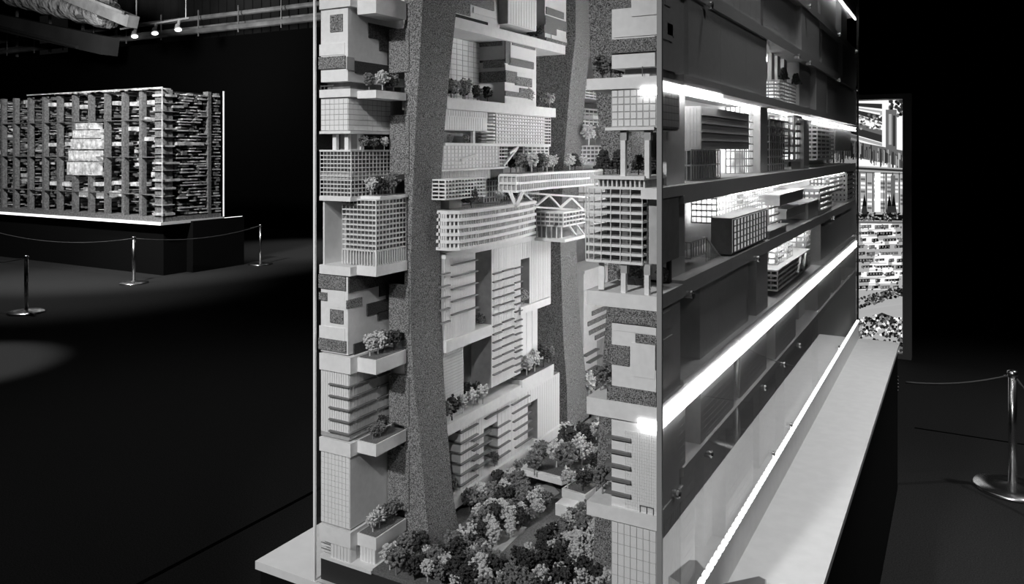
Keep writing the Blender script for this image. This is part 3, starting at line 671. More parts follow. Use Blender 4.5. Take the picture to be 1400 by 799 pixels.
# upper storey: tiled recess + camo block
t = thing('tiled_wall', 'white tiled back wall of the recess behind the upper canyon trees', 'wall panel', (-.69, .4, 1.72))
box('wall_board', (-.70, -.682, .22, .56, 1.72, 1.884), SHADE, t); tiles(t, 'x', -.682, .0015, .24, .56, 1.722, 1.882, 12, 12, .0014, TILE, one=True)
Yc = ym(690, -.605); Xl = onY(648, 90, Yc).x
zc = lambda x, y: zm(x, y, -.605)
P = [('y', Xl, -.612, zc(690, 62), zc(690, 54), FELT, .003), ('y', Xl, -.605, zc(690, 84), zc(690, 81), FELTD, .002), ('y', Xl+.03, -.606, zc(690, 92), zc(690, 81), FELT, .003), ('y', Xl, -.605, zc(690, 112), zc(690, 97), FELT, .003),
     ('x', Yc, ym(699), zc(690, 86), zc(690, 50), FELT, .003), ('x', ym(702), ym(733), zc(702, 62), zc(702, 54), FELT, .003), ('x', ym(697), ym(731), zc(702, 90), zc(702, 80), FELT, .003), ('x', Yc, ym(708), zc(690, 112), zc(690, 96), FELT, .003),
     ('x', ym(706), ym(728), zc(708, 117), zc(708, 105), FELT, .004), ('x', Yc, ym(724), zc(690, 131), zc(690, 124), FELT, .003), ('x', ym(712), ym(728), zc(708, 131), zc(708, 120), FELT, .0035), ('x', ym(699), ym(730), zc(702, 79), zc(702, 64), TILE, .002), ('x', Yc, ym(722), zc(690, 96), zc(690, 88), TILE, .002)]
camo('camouflage_block', 'large camouflage block of felt and white panels between two tree groups', 'building block', (Xl, -.605, Yc, ym(733, -.605), 1.72, 1.884), P)
ledge('white slab of the canyon wall carrying the camouflage block and trees', 600, 760, *zS1, X1=-.592)
row_of_trees([(-.625, ym(617)), (-.615, ym(628)), (-.64, ym(636)), (-.618, ym(644)), (-.64, ym(652)), (-.62, ym(662)), (-.612, ym(672))], 1.72, 'on the upper canyon slab', 'trees on the upper canyon slab', (.04, .056), (1, 0, 2, 0, 1, 1, 2))
row_of_trees([(-.61, ym(726)), (-.625, ym(733)), (-.608, ym(740)), (-.615, ym(747)), (-.606, ym(754))], 1.72, 'right of the big camouflage block', 'trees right of the camouflage block', (.04, .055), (0, 2, 1, 1, 0))
# storey below
t = thing('striped_box', 'long low box of upright boards under the upper canyon slab', 'building block', (-.63, .33, 1.64))
box('block_body', (-.69, -.604, .22, ym(668), zm(620, 178), 1.694), WHITE, t); boards(t, 'x', -.604, .0014, .22, ym(668), zm(620, 158), 1.693, 22, .0012, TILE); boards(t, 'x', -.603, .004, .22, ym(662), zm(620, 178), zm(620, 160), 20, .0012, TILE)
t = thing('open_storey', 'dark open storey with one white post under the long striped box', 'building block', (-.64, .33, 1.61))
box('back_wall', (-.70, -.655, .22, ym(670, -.655), 1.612, zm(620, 178)), GLAZE, t); box('post', (-.612, -.604, ym(649), ym(651.5), 1.612, zm(620, 178)), WHITE, t)
for k in range(6): box('louvre', (-.63, -.606, ym(668), ym(678), 1.618+k*.009, 1.621+k*.009), WHITE, t)
row_of_trees([(-.63, ym(615, -.63)), (-.632, ym(637, -.632)), (-.63, ym(643, -.63))], 1.612, 'in the dark open storey of the canyon wall', 'trees in the dark open storey', (.026, .03), (0, 0, 1))
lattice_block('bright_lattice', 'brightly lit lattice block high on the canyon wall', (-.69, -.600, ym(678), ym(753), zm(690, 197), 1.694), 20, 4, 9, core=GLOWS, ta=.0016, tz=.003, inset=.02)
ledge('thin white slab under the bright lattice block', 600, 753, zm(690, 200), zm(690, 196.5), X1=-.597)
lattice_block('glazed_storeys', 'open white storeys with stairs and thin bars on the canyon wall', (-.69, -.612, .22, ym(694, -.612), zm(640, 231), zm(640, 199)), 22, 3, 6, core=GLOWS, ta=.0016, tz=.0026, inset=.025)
for k, (xa, ya, xb, yb) in enumerate(((630, 219, 650, 212), (688, 227, 706, 204), (696, 210, 708, 201))):
    m = MB(); m.bar(onX(xa, ya, -.607), onX(xb, yb, -.607), .006); tag(m.build('stair_flight', WHITE), ('lower left', 'long middle', 'upper short')[k]+' slanting stair flight on the open white storeys', 'stair', 'stairs on the canyon wall')
lattice_block('windowed_storey', 'white storey with small square windows left of the deep felt trunk', (-.69, -.606, ym(716, -.606), ym(750, -.606), zm(720, 219), zm(690, 200)), 6, 3, 4, core=GLAZE, ta=.006, tz=.004, inset=.006)
t = thing('slatted_band', 'band of close upright slats below the open white storeys', 'screen', (-.61, .35, zm(640, 244)))
box('back_wall', (-.69, -.62, .22, ym(688, -.62), zm(640, 246), zm(640, 233)), GLAZE, t); g = MB()
for i in range(34): a = .22+(ym(675)-.22)*i/34; g.box(-.612, -.608, a, a+.004, zm(640, 246), zm(640, 232))
g.box(-.618, -.600, .22, ym(690), zm(640, 233), zm(640, 230.5)); stuff(g.build('slats', WHITE, t))
lattice_block('lattice_box', 'white lattice box jutting from the canyon wall above the rounded building', (-.638, -.565, ym(609, -.565), ym(664, -.565), zm(620, 272, -.565), zm(620, 246, -.565)), 13, 4, 5, core=GLAZE, ta=.0022, tz=.003, inset=.025)
t = thing('recessed_storey', 'recessed pale storey behind the conifer on the rounded building', 'building block', (-.65, .4, 1.46))
box('back_wall', (-.70, -.64, .2, ym(735, -.64), zm(629, 291, -.552)+.006, zm(620, 246)), GLAZE, t); box('white_wall', (-.66, -.606, ym(617), ym(634), zm(620, 286), zm(620, 272)), WHITE, t)
g = MB(); grid(g, 'x', -.638, .003, ym(660, -.64), ym(735, -.64), zm(690, 285), zm(690, 240), 22, 6, .002, .003); stuff(g.build('mullions', WHITE, t))
# rounded building with five window bands
PL = [onX(603, 0, -.592), onX(612, 0, -.574), onX(629, 0, -.552), onX(655, 0, -.544), onX(683, 0, -.546), onX(710, 0, -.556), onX(733, 0, -.574)]
zb0, zb1 = zm(629, 341, -.552), zm(629, 291, -.552)
t = thing('rounded_building', 'white building with rounded front and five bands of small windows', 'building block', (-.6, .4, zb0))
def plan(d): return [(-.70, PL[0].y)]+[(p.x-d, p.y+(d*.6 if i < 3 else 0)) for i, p in enumerate(PL)]+[(-.70, PL[-1].y)]
m = MB(); m.prism(plan(.012), zb0, zb1); m.build('core_walls', GLAZE, t)
for k in range(6):
    z = zb0+(zb1-zb0)*k/5; m = MB(); m.prism(plan(0), z-.0035, z+.0035 if k else z+.003); m.build('floor_plate', WHITE, t)
for k in range(5):
    z0 = zb0+(zb1-zb0)*k/5; g = MB(); pts = [Vector((p.x-.003, p.y, 0)) for p in PL]
    for i in range(6):
        d = (pts[i+1]-pts[i]); n = max(3, int(d.length/.0085))
        for j in range(n):
            q = pts[i]+d*j/n; wv = U(.0012, .0042); g.box(q.x-.004, q.x, q.y, q.y+wv, z0, z0+(zb1-zb0)/5)
    stuff(g.build('mullions', WHITE, t))
m = MB(); m.prism(plan(.006), zb1+.003, zb1+.0045); m.build('roof_terrace', SHADE, t)
g = MB()
for i in range(40): a = .26+.24*i/40; g.box(-.565, -.564, a, a+.0012, zb1+.004, zb1+.011)
stuff(g.build('roof_railing', RAIL, t))
tree(onX(644, 288, -.575).x, onX(644, 288, -.575).y, zb1+.004, .058, 2, 'dark miniature conifer on the roof of the rounded building', None, 'conifer')
tree(onX(683, 285, -.585).x, onX(683, 285, -.585).y, zb1+.004, .036, 0, 'pale miniature tree on the roof of the rounded building, near the V brace')
tree(onX(701, 283, -.59).x, onX(701, 283, -.59).y, zb1+.004, .036, 2, 'dark miniature tree on the roof of the rounded building, below the bridge')
# bridge
A = (onX(676, 0, -.585)); B = onY(690, 0, A.y+.05); Cc = onY(815, 0, 1.0); D = Vector((Cc.x-.05, 1.2, 0)); E_ = Vector((-.66, 1.15, 0))
zt, zb = onY(707, 240, B.y).z, onY(707, 262, B.y).z
ft = [(-.60, B.y), (onY(706, 0, B.y).x, B.y), (onY(752, 0, .72).x, .72), (Cc.x, Cc.y)]
t = thing('bridge_block', 'white glazed bridge block with trees on its roof crossing the canyon', 'bridge', (-.55, .8, zb))
m = MB(); m.prism(ft+[(D.x, D.y), (-.60, D.y)], zb+.004, zt); m.build('core_walls', SHADE, t)
def grow(p, d): return [(q[0]+d*.6, q[1]-d) for q in p]
for z in (zb, (zb+zt)/2, zt): m = MB(); m.prism(grow(ft, .006)+[(D.x, D.y), (-.60, D.y)], z-.003, z+.003); m.build('floor_plate', WHITE, t)
g = MB()
for i in range(3):
    p, q = Vector((*ft[i], 0)), Vector((*ft[i+1], 0)); n = max(4, int((q-p).length/.011))
    for j in range(n):
        c = p+(q-p)*j/n; g.box(c.x, c.x+.0028, c.y-.005, c.y-.002, zb, zt)
stuff(g.build('mullions', WHITE, t))
m = MB(); m.prism([(q[0]*.98-.012, q[1]+.01) for q in ft]+[(D.x-.02, D.y-.01), (-.6, D.y-.01)], zt+.003, zt+.005); m.build('roof_soil', SOIL, t)
pts = []
for x_, Yy in ((698, .60), (706, .62), (712, .60), (719, .63), (727, .62), (735, .66), (742, .68), (748, .70), (756, .74), (779, .86), (786, .9), (797, .95)): q = onY(x_, 0, Yy); pts.append((q.x, q.y))
row_of_trees(pts[:9], zt+.004, 'on the bridge roof', 'trees on the bridge roof', (.044, .058), (2, 0, 1, 1, 0, 2, 1, 0, 0))
tree(*pts[9], zt+.004, .05, 0, 'pale miniature tree left of the conifer on the bridge roof'); tree(*pts[10], zt+.004, .052, 2, 'dark miniature conifer on the far end of the bridge roof', None, 'conifer'); tree(*pts[11], zt+.004, .045, 0, 'pale miniature tree right of the conifer on the bridge roof')
# V brace and truss
t = thing('truss', 'white zigzag truss of slanted struts under the bridge', 'truss', onY(740, 290, .66))
def strut(a, b, Ya, Yb, w=.006): m = MB(); m.bar(onY(*a, Ya), onY(*b, Yb), w); m.build('strut', WHITE, t)
strut((697, 262), (706, 283), .475, .475, .007); strut((715, 262), (706, 283), .475, .475, .007)
zz = [(716, 264), (733, 281), (750, 267), (766, 284), (781, 271), (798, 288)]
for i in range(5): strut(zz[i], zz[i+1], .62+.05*i, .67+.05*i)
strut((716, 264), (806, 270), .62, .9, .005); strut((728, 283), (800, 288), .64, .86, .005)
zz = [(747, 266), (735, 282)]
# hanging block
Xh = -.50; Yh = onX(770, 0, Xh).y
lattice_block('hanging_block', 'small white block hanging under the bridge truss', (onY(733, 0, Yh).x, Xh, Yh, ym(800, Xh), zm(770, 310, Xh), zm(770, 292, Xh)), 7, 6, 3, core=GLAZE, ta=.0018, tz=.004, inset=.006)
slab('deck', 'thin white deck hanging below the bridge', (onY(733, 0, Yh).x, Xh+.01, Yh-.01, ym(802, Xh), zm(770, 331, Xh), zm(770, 327, Xh)), group='decks under the bridge')
t = thing('deck_storey', 'glazed storey with slanted struts between the hanging block and its deck', 'building block', (Xh-.06, Yh+.06, zm(770, 327, Xh)))
box('core_walls', (onY(733, 0, Yh).x, Xh-.02, Yh+.012, ym(790, Xh), zm(770, 327, Xh), zm(770, 310, Xh)), GLAZE, t)
g = MB(); z0, z1 = zm(770, 327, Xh), zm(770, 310, Xh)
for i in range(6): a = onY(733, 0, Yh).x+.015*i; g.box(a, a+.002, Yh, Yh+.004, z0, z1)
for a in (ym(778, Xh), ym(788, Xh)): g.bar((Xh, a, z1), (Xh, a+.05, z0), .004)
stuff(g.build('struts', WHITE, t))
# ---- lower canyon wall, first storey
z1a, z1b = 1.150, 1.362
ledge('white roof board of the finned canyon wall below the rounded building', 600, 753, 1.350, 1.364, X1=-.596)
def wallpiece(nm, lab, xa, xb, z0, z1, X=XM, kind='boards', n=10, Y0=None, depth=.06):
    t = thing(nm, lab, 'wall panel', (X-.03, ym((xa+xb)/2, X), z0)); y0 = ym(xa, X) if Y0 is None else Y0; y1 = ym(xb, X)
    box('wall_board', (X-depth, X-.0012, y0, y1, z0, z1), WHITE if kind == 'plain' else SHADE, t)
    if kind == 'boards': boards(t, 'x', X-.0012, .0012, y0, y1, z0, z1, n, .0012, TILE)
    if kind == 'tiles': tiles(t, 'x', X-.0012, .0012, y0, y1, z0, z1, n, max(3, int(n*(z1-z0)/(y1-y0))), .0012, TILE, one=True)
    return t
def fins(t, xa, xb, ys, X=XM, d=.007, xref=None):
    for y in ys:
        z = zm(xref or xa, y, X); box('fin', (X, X+d, ym(xa, X), ym(xb, X), z-.0014, z+.0014), FIN, t)
t = wallpiece('finned_wall', 'white boarded canyon wall with five long grey fins', 600, 650, z1a, 1.350, n=20, Y0=.252)
fins(t, 616, 651, (363, 379, 396, 413, 431)); fins(t, 600, 613, (376, 393, 409, 425, 443))
t = wallpiece('recess_wall', 'grey back of the upright recess beside the five long fins', 640, 690, z1a, 1.350, X=-.665, kind='plain'); 
tree(-.625, ym(656, -.625), z1a, .04, 1, 'mid grey tree in the upright recess beside the five long fins')
t = wallpiece('finned_wall', 'broad white boarded canyon wall with two columns of short fins', 672, 712, 1.0, 1.350, n=18)
fins(t, 673, 684, [375+i*11.3 for i in range(6)]+[447+i*11 for i in range(7)], xref=673); fins(t, 686, 701, [371+i*11.3 for i in range(6)]+[441+i*11 for i in range(7)], xref=686); fins(t, 703, 712, [367+i*10 for i in range(7)]+[440+i*9 for i in range(5)]+[482+i*9 for i in range(4)], xref=703)
wallpiece('boarded_wall', 'plain boarded white wall at the right end of the canyon wall', 724, 753, 1.175, 1.350, n=12)
wallpiece('lintel', 'boarded lintel over the small upright window recess', 712, 724, 1.305, 1.350, n=5); wallpiece('recess_wall', 'grey back of the small upright window recess', 705, 732, 1.17, 1.31, X=-.645, kind='plain')
tree(-.61, ym(716, -.61), 1.178, .04, 0, 'pale tree in the small upright window recess')
ledge('white slab under the five long fins', 600, 672, 1.135, z1a+.012, X1=-.594)
ledge('short white slab under the boarded right end of the canyon wall', 712, 753, 1.158, 1.178, X1=-.594)
# second storey
t = wallpiece('tiled_wall', 'finely tiled white canyon wall beside the dark recess with trees', 600, 634, .969, 1.135, X=-.61, kind='tiles', n=14, Y0=.252)
wallpiece('recess_wall', 'dark grey back of the large recess with round trees', 620, 690, .969, 1.135, X=-.68, kind='plain')
wallpiece('plain_wall', 'plain white wall right of the short fins', 712, 735, 1.0, 1.158, X=-.612, kind='boards', n=3)
slab('canyon_slab', 'long sloping white slab above the lowest canyon storey', (-.72, -.592, .252, ym(757, -.592), .944, .971), group='floor slabs of the canyon wall')
planter('white planter at the right end of the long canyon slab', (-.66, -.589, ym(714, -.589), ym(757.5, -.589), .965, .985))
row_of_trees([(-.602, ym(720, -.602)), (-.62, ym(725, -.62)), (-.60, ym(731, -.60)), (-.616, ym(737, -.616)), (-.60, ym(743, -.60)), (-.61, ym(750, -.61))], .984, 'on the right end planter of the canyon wall', 'trees on the right end planter', (.05, .066), (0, 2, 0, 1, 2, 1))
row_of_trees([(-.602, ym(610, -.602)), (-.60, ym(618, -.60)), (-.625, ym(622, -.625)), (-.606, ym(632, -.606)), (-.64, ym(636, -.64)), (-.602, ym(645, -.602)), (-.62, ym(652, -.62)), (-.60, ym(660, -.60)), (-.65, ym(660, -.65))], .971, 'in the large recess of the canyon wall', 'trees in the large recess', (.042, .06), (1, 2, 1, 0, 2, 0, 2, 0, 1))
# lowest storey
t = thing('corner_fin_block', 'lowest canyon block with fins wrapping its corner, nearest the front trunk', 'building block', (-.63, .28, .79))
yb_ = ym(630); box('block_body', (-.68, -.602, yb_, ym(662), .79, .944), WHITE, t); boards(t, 'x', -.602, .0012, yb_, ym(662), .79, .944, 9, .001, TILE); box('recess_back', (-.70, -.66, .252, yb_+.03, .79, .944), SHADE, t)
for k in range(7):
    z = zm(630, 577+k*14.5); box('fin', (-.68, -.600, yb_-.006, yb_, z-.0014, z+.0014), FIN, t); box('fin', (-.602, -.594, yb_-.006, ym(652), z-.0014, z+.0014), FIN, t)
for k in range(4): z = zm(645, 603+k*13.5); box('fin', (-.602, -.592, ym(645), ym(669), z-.0014, z+.0014), FIN, t)
t = thing('corner_fin_block', 'second corner block with wrapping fins in the lowest canyon storey', 'building block', (-.63, .5, .79))
yb_ = ym(681); box('block_body', (-.68, -.602, yb_, ym(722), .79, .944), WHITE, t); boards(t, 'x', -.602, .0012, yb_, ym(722), .79, .944, 9, .001, TILE); box('recess_back', (-.70, -.66, ym(663), yb_+.03, .79, .944), SHADE, t); box('lintel', (-.68, -.603, ym(662), yb_, .905, .944), WHITE, t)
for k in range(4): z = zm(681, 584+k*14); box('fin', (-.68, -.600, yb_-.006, yb_, z-.0014, z+.0014), FIN, t); box('fin', (-.602, -.594, yb_-.006, ym(696), z-.0014, z+.0014), FIN, t)
for k in range(2): z = zm(663, 560+k*13); box('fin', (-.602, -.594, ym(663), ym(694), z-.0014, z+.0014), FIN, t)
for k in range(7): z = zm(700, 541+k*12.3); box('fin', (-.602, -.594, ym(698+k*.9), ym(722+k*.8), z-.0014, z+.0014), FIN, t)
wallpiece('recess_wall', 'narrow grey recess in the lowest canyon storey', 716, 745, .79, .93, X=-.64, kind='plain'); wallpiece('lintel', 'boarded lintel above the narrow recess of the lowest storey', 722, 735, .905, .944, n=4)
wallpiece('boarded_wall', 'boarded white right end of the lowest canyon storey', 735, 765, .79, .944, n=10)
slab('canyon_slab', 'lowest long white slab of the canyon wall above the garden', (-.72, -.592, .252, ym(768, -.592), .765, .792), group='floor slabs of the canyon wall')
wallpiece('footing_wall', 'pale footing wall under the lowest canyon slab', 688, 725, .742, .765, X=-.615, kind='boards', n=5)
tree(-.606, ym(676, -.606), .792, .04, 1, 'mid grey tree in the recess between the two corner blocks'); tree(-.61, ym(616, -.61), .792, .05, 1, 'mid grey shrub tree behind the foot of the front trunk')
# building behind the trunk towards the canyon end, and the far end
struct_z = [(1.36, 1.52), (1.54, 1.70), (1.72, 1.88)]
for k, (xa, xb, ya, yb) in enumerate(((797, 826, 150, 172), (800, 826, 200, 222), (797, 826, 120, 135))):
    lattice_block('far_lattice', ('white window block seen between deep trunk and right tower, upper', 'white window block seen between deep trunk and right tower, lower', 'white window block at the canyon end under a pale slab')[k], (-.74, -.64, ym(xa, -.64)-.05, ym(xb+12, -.64), zm(810, yb, -.64), zm(810, ya, -.64)), 9, 3, 4, core=GLAZE, ta=.005, tz=.005, inset=.01)
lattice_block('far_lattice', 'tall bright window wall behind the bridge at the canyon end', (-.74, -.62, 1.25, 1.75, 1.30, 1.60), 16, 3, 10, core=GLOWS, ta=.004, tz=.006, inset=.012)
for k, z in enumerate((1.36, 1.535, 1.70)): slab('far_slab', ('lower', 'middle', 'upper')[k]+' white slab of the far canyon blocks', (-.74, -.60, 1.10, 2.6, z, z+.012), group='far slabs of the canyon')
row_of_trees([(-.575, ym(805, -.575)), (-.575, ym(814, -.575))], zm(810, 198, -.575), 'between the far window blocks', 'trees between the far window blocks', (.06, .07), (0, 1))
Yq = ym(798, -.64)
t = thing('pale_block', 'plain pale block low at the far side of the canyon', 'building block', (-.55, Yq+.1, 1.2)); box('block_body', (-.73, -.64, Yq, Yq+.3, zm(798, 398, -.64), zm(798, 374, -.64)), WHITE, t); box('cap_board', (-.735, -.632, Yq-.01, Yq+.3, zm(798, 374, -.64), zm(798, 370, -.64)), WHITE, t)
P = [('x', Yq+U(0, .1), Yq+.3, zm(800, y+6, -.64), zm(800, y, -.64), FELT, .004) for y in (418, 430, 442, 455, 466)]
camo('camouflage_block', 'camouflage block with felt strips low at the far side of the canyon', 'building block', (-.73, -.64, Yq, Yq+.3, zm(800, 475, -.64), zm(800, 398, -.64)), P)
t = thing('fin_block', 'white finned block low at the far side of the canyon', 'building block', (-.55, Yq+.1, .9)); box('block_body', (-.73, -.645, Yq, Yq+.12, zm(800, 560, -.64), zm(800, 475, -.64)), WHITE, t); box('dark_side', (-.73, -.655, Yq+.12, Yq+.3, zm(800, 560, -.64), zm(800, 475, -.64)), SHADE, t)
for k in range(6): z = zm(800, 486+k*12, -.64); box('fin', (-.645, -.63, Yq+.03*(k % 2), Yq+.11+.03*(k % 2), z-.0022, z+.0022), FIN, t)
tree(onX(805, 530, -.60).x, onX(805, 530, -.60).y, zm(805, 545, -.60), .09, 0, 'pale tree in front of the far finned block'); tree(onX(818, 535, -.58).x, onX(818, 535, -.58).y, zm(818, 548, -.58), .07, 1, 'mid grey tree beside the pale tree at the far finned block')
slab('canyon_slab', 'short white slab below the far finned block', (-.73, -.55, Yq-.05, Yq+.3, zm(800, 560, -.60), zm(800, 548, -.60)), group='floor slabs of the canyon wall')
t = thing('canyon_end_wall', 'dark board closing the far end of the canyon', 'wall panel', (-.4, 2.8, .745)); box('wall_board', (-.745, -.14, 2.78, 2.8, .745, 2.3), SHADE, t)
t = thing('canyon_back_board', 'white backing board behind the long canyon wall', 'wall panel', (-.735, 1.5, .745)); box('wall_board', (-.753, -.748, .22, 2.8, .745, 2.3), SHADE, t)
# ================================================================== CANYON GARDEN
t = thing('garden_ground', 'dark planted garden ground at the bottom of the canyon', 'ground', (-.37, .6, .738))
box('ground_board', (-.745, -.10, .201, 2.78, .738, .748), SOIL, t); box('ground_board', (-.611, -.10, .010, .20, .738, .748), SOIL, t)
def pave(lab, poly, z, m=PATH):
    mb = MB(); mb.prism(poly, z-.006, z); tag(mb.build('garden_path', m), lab, 'path', 'garden paths')
Pz = lambda x, y, z=.752: tuple(onZ(x, y, z)[:2])
pave('pale strip of path running up the middle of the garden', [Pz(735, 745), Pz(752, 735), Pz(800, 690), Pz(788, 686)], .7535)
pave('darker curved path at the lower left of the garden', [Pz(640, 770), Pz(668, 775), Pz(720, 722), Pz(700, 716)], .7535, SHADE)
pave('grey clearing at the foot of the right tower', [Pz(790, 765), Pz(822, 775), Pz(822, 715), Pz(780, 735)], .7525, SHADE)
pave('bright curved path by the canyon wall', [Pz(726, 672), Pz(742, 690), Pz(765, 675), Pz(752, 660)], .7535)
def terrace(lab, poly, z0, z1):
    t = thing('garden_terrace', lab, 'terrace', (poly[0][0], poly[0][1], z0), 'garden terraces')
    mb = MB(); mb.prism(poly, z0, z1); mb.build('terrace_board', WHITE, t)
    c = (sum(p[0] for p in poly)/len(poly), sum(p[1] for p in poly)/len(poly)); mb = MB(); mb.prism([(c[0]+(p[0]-c[0])*.86, c[1]+(p[1]-c[1])*.9) for p in poly], z1-.001, z1+.001); mb.build('terrace_soil', SOIL, t)
q = lambda x, y, z: tuple(onZ(x, y, z)[:2])
terrace('broad raised white terrace full of trees at the back of the garden', [q(712, 641, .80), q(768, 656, .80), q(806, 640, .80), q(838, 608, .80), q(800, 590, .80), q(745, 610, .80)], .785, .80)
terrace('middle white terrace step in front of the broad terrace', [q(768, 668, .785), q(800, 678, .785), q(832, 655, .785), q(812, 640, .785)], .765, .785)
terrace('upper white terrace at the very back of the garden', [q(800, 612, .83), q(822, 620, .83), q(835, 600, .83), q(812, 592, .83)], .80, .83)
for k, (x, y) in enumerate(((776, 690), (790, 696), (783, 704))):
    a = onZ(x, y, .77); tag(box('garden_step', (a.x-.022, a.x+.022, a.y-.02, a.y+.02, .748, .775-.008*k), WHITE), ('upper', 'middle', 'lower')[k]+' white block of the garden steps', 'step', 'garden steps')
random.seed(21); placed = []
def garden_tree(x, y, z, h, tone, lab): tree(x, y, z, h, tone, '%s miniature tree %s' % (TONE[tone], lab), 'garden trees '+lab.split(') ')[-1])
def blocked(x, y):
    if x < -.535 and y < .32 and not (y < .11 and x > -.6): return True
    if -.66 < x < -.50 and .1 < y < .28: return True
    for a, b in placed:
        if (a-x)**2+(b-y)**2 < .0235**2: return True
    return False
# path corridor in plan
pa, pb = Vector(Pz(690, 765)), Vector(Pz(790, 690)); 
def near_path(x, y):
    p = Vector((x, y)); d = pb-pa; tt = max(0, min(1, (p-pa).dot(d)/d.length_squared)); c = pa+d*tt; return (p-c).length < .038
n = 0; tries = 0
while n < 215 and tries < 12000:
    tries += 1; x = U(-.585, -.12); y = U(.012, .70)
    if x > -.21 and y < .2 and R() < .4: continue
    if blocked(x, y) or near_path(x, y): continue
    if y > .44 and x > -.52: continue
    placed.append((x, y)); n += 1; tn = random.choice((0, 0, 0, 1, 1, 1, 2, 2))
    hh = U(.036, .060); side = 'on the canyon wall side' if x < -.46 else ('in the middle' if x < -.28 else 'on the right tower side')
    row = 'front edge' if y < .09 else ('second row' if y < .17 else ('third row' if y < .25 else ('fourth row' if y < .33 else ('fifth row' if y < .41 else ('sixth row' if y < .52 else 'last row')))))
    tree(x, y, .748, hh, tn, '%s %s miniature tree in garden %s %s' % ('short' if hh < .044 else ('middling' if hh < .052 else 'tall'), TONE[tn], row, side), 'garden trees '+row)
n = 0
while n < 34:
    x_, y_ = U(715, 832), U(600, 650); p = onZ(x_, y_, .80)
    if any((a-p.x)**2+(b-p.y)**2 < .03**2 for a, b in placed): n += .2; continue
    if x_ < 745 and y_ < 625: continue
    placed.append((p.x, p.y)); n += 1; garden_tree(p.x, p.y, .80, U(.05, .08), random.choice((0, 1, 1, 2)), 'on the %s %s of the broad garden terrace' % ('front' if y_ > 625 else 'back', 'left' if x_ < 765 else ('middle' if x_ < 800 else 'right')))
for x_, y_, tn in ((776, 668, 0), (797, 672, 2), (806, 665, 1), (818, 668, 1)): p = onZ(x_, y_, .785); garden_tree(p.x, p.y, .785, U(.045, .06), tn, 'on the middle terrace step')
for x_, y_, tn in ((815, 605, 0), (824, 610, 1), (830, 598, 0)): p = onZ(x_, y_, .83); garden_tree(p.x, p.y, .83, U(.05, .07), tn, 'on the upper terrace at the garden end')

for k in range(22):
    x, y = U(-.56, -.2), U(1.0, 1.55); tn = random.choice((0, 1, 1, 2)); tree(x, y, .748, U(.04, .06), tn, '%s miniature tree in the far part of the canyon beyond the terraces' % TONE[tn], 'trees beyond the terraces')
for k, (za, zb) in enumerate(((.76, 1.0), (1.03, 1.15), (1.19, 1.33), (1.37, 1.50), (1.54, 1.71), (1.75, 1.88))):
    lattice_block('end_block', ('lowest', 'second', 'third', 'fourth', 'fifth', 'topmost')[k]+' pale block closing the far end of the canyon', (-.60+.06*(k % 2), -.22-.05*(k % 3), 1.70+.04*(k % 2), 2.2, za, zb), 10, 14, 5, core=SHADE, ta=.003, tz=.005)
    slab('end_slab', 'white slab over the %s block at the far canyon end' % ('lowest', 'second', 'third', 'fourth', 'fifth', 'topmost')[k], (-.63, -.18, 1.66, 2.25, zb+.003, zb+.018), group='slabs at the far canyon end')
# ================================================================== RIGHT TOWER (near corner of the case)
XR = -.008; YR = .008; YB = .13; XC = -.091; XO = -.135
def zr(y): return onY(870, y, YR).z
def fr(x): return onY(x, 0, YR).x
def rslab(lab, y0, y1, x0=XO, x1=-.0075): slab('tower_slab', lab, (x0, x1, YR-.003, .15, zr(y1), zr(y0)))
P = [('y', XC, fr(863), zr(9), zr(-12), FELT, .001), ('y', fr(863), fr(898), zr(22), zr(-14), WHITE, .004), ('y', fr(838), fr(898), zr(49), zr(10), WHITE, .002), ('y', fr(832), fr(898), zr(71), zr(52), FELT, .005)]
for a in ((.02, .05, 1.90, 1.93), (.06, .09, 1.85, 1.88), (.012, .10, 1.79, 1.83), (.07, .11, 1.80, 1.82)): P.append(('x', *a, WHITE, .0025))
camo('camouflage_block', 'top right tower block with big white panels and one felt band', 'building block', (XC, XR-.006, YR+.004, YB+.02, zr(92), zr(-20)), P)
t = thing('balcony_recess', 'dark recess with thin rails under the top block of the right tower', 'balcony', (-.05, .04, zr(105)))
box('back_wall', (fr(848), XR-.01, .03, YB, zr(105), zr(92)), GLAZE, t); box('sill', (fr(848), fr(885), .018, .03, zr(105), zr(101)), WHITE, t); box('rail_post', (fr(877), fr(878), YR+.002, YR+.004, zr(105), zr(91)), RAIL, t); box('top_rail', (fr(877), fr(897), YR+.002, YR+.003, zr(93), zr(92)), RAIL, t)
rslab('white slab of the right tower above the square tiled block', 105, 121)
row_of_trees([(-.128, .06), (-.118, .075), (-.112, .05), (-.105, .085)], zr(105), 'on the slab beside the top right tower block', 'trees on the upper right slab', (.04, .05), (2, 1, 1, 2))
t = thing('tiled_block', 'right tower block clad in large square tiles beside the glowing strip', 'building block', (-.05, .06, zr(175)))
box('block_body', (XC, XR-.002, YR+.002, YB, zr(175), zr(121)), SHADE, t)
tiles(t, 'y', YR+.002, -.0014, XC+.001, XR-.003, zr(173), zr(122), 7, 5, .0022, TILE); tiles(t, 'x', XR-.002, .001, YR+.004, YB, zr(173), zr(122), 8, 5, .0016, WHITE)
slab('tower_slab', 'thin white slab under the large square tiles of the right tower', (fr(828), fr(895), YR-.003, YB, zr(178), zr(174)))
def col(lab, x, w, y0, y1, yy=YR+.004):
    t = thing('stilt_column', lab, 'column', (fr(x), yy, zr(y1)), 'stilt columns of the right tower')
    box('column_shaft', (fr(x), fr(x+w), yy, yy+.009, zr(y1), zr(y0+14)), WHITE, t); box('column_bracket', (fr(x)-.001, fr(x+w)+.002, yy+.001, yy+.012, zr(y0+14), zr(y0)), SHADE, t)
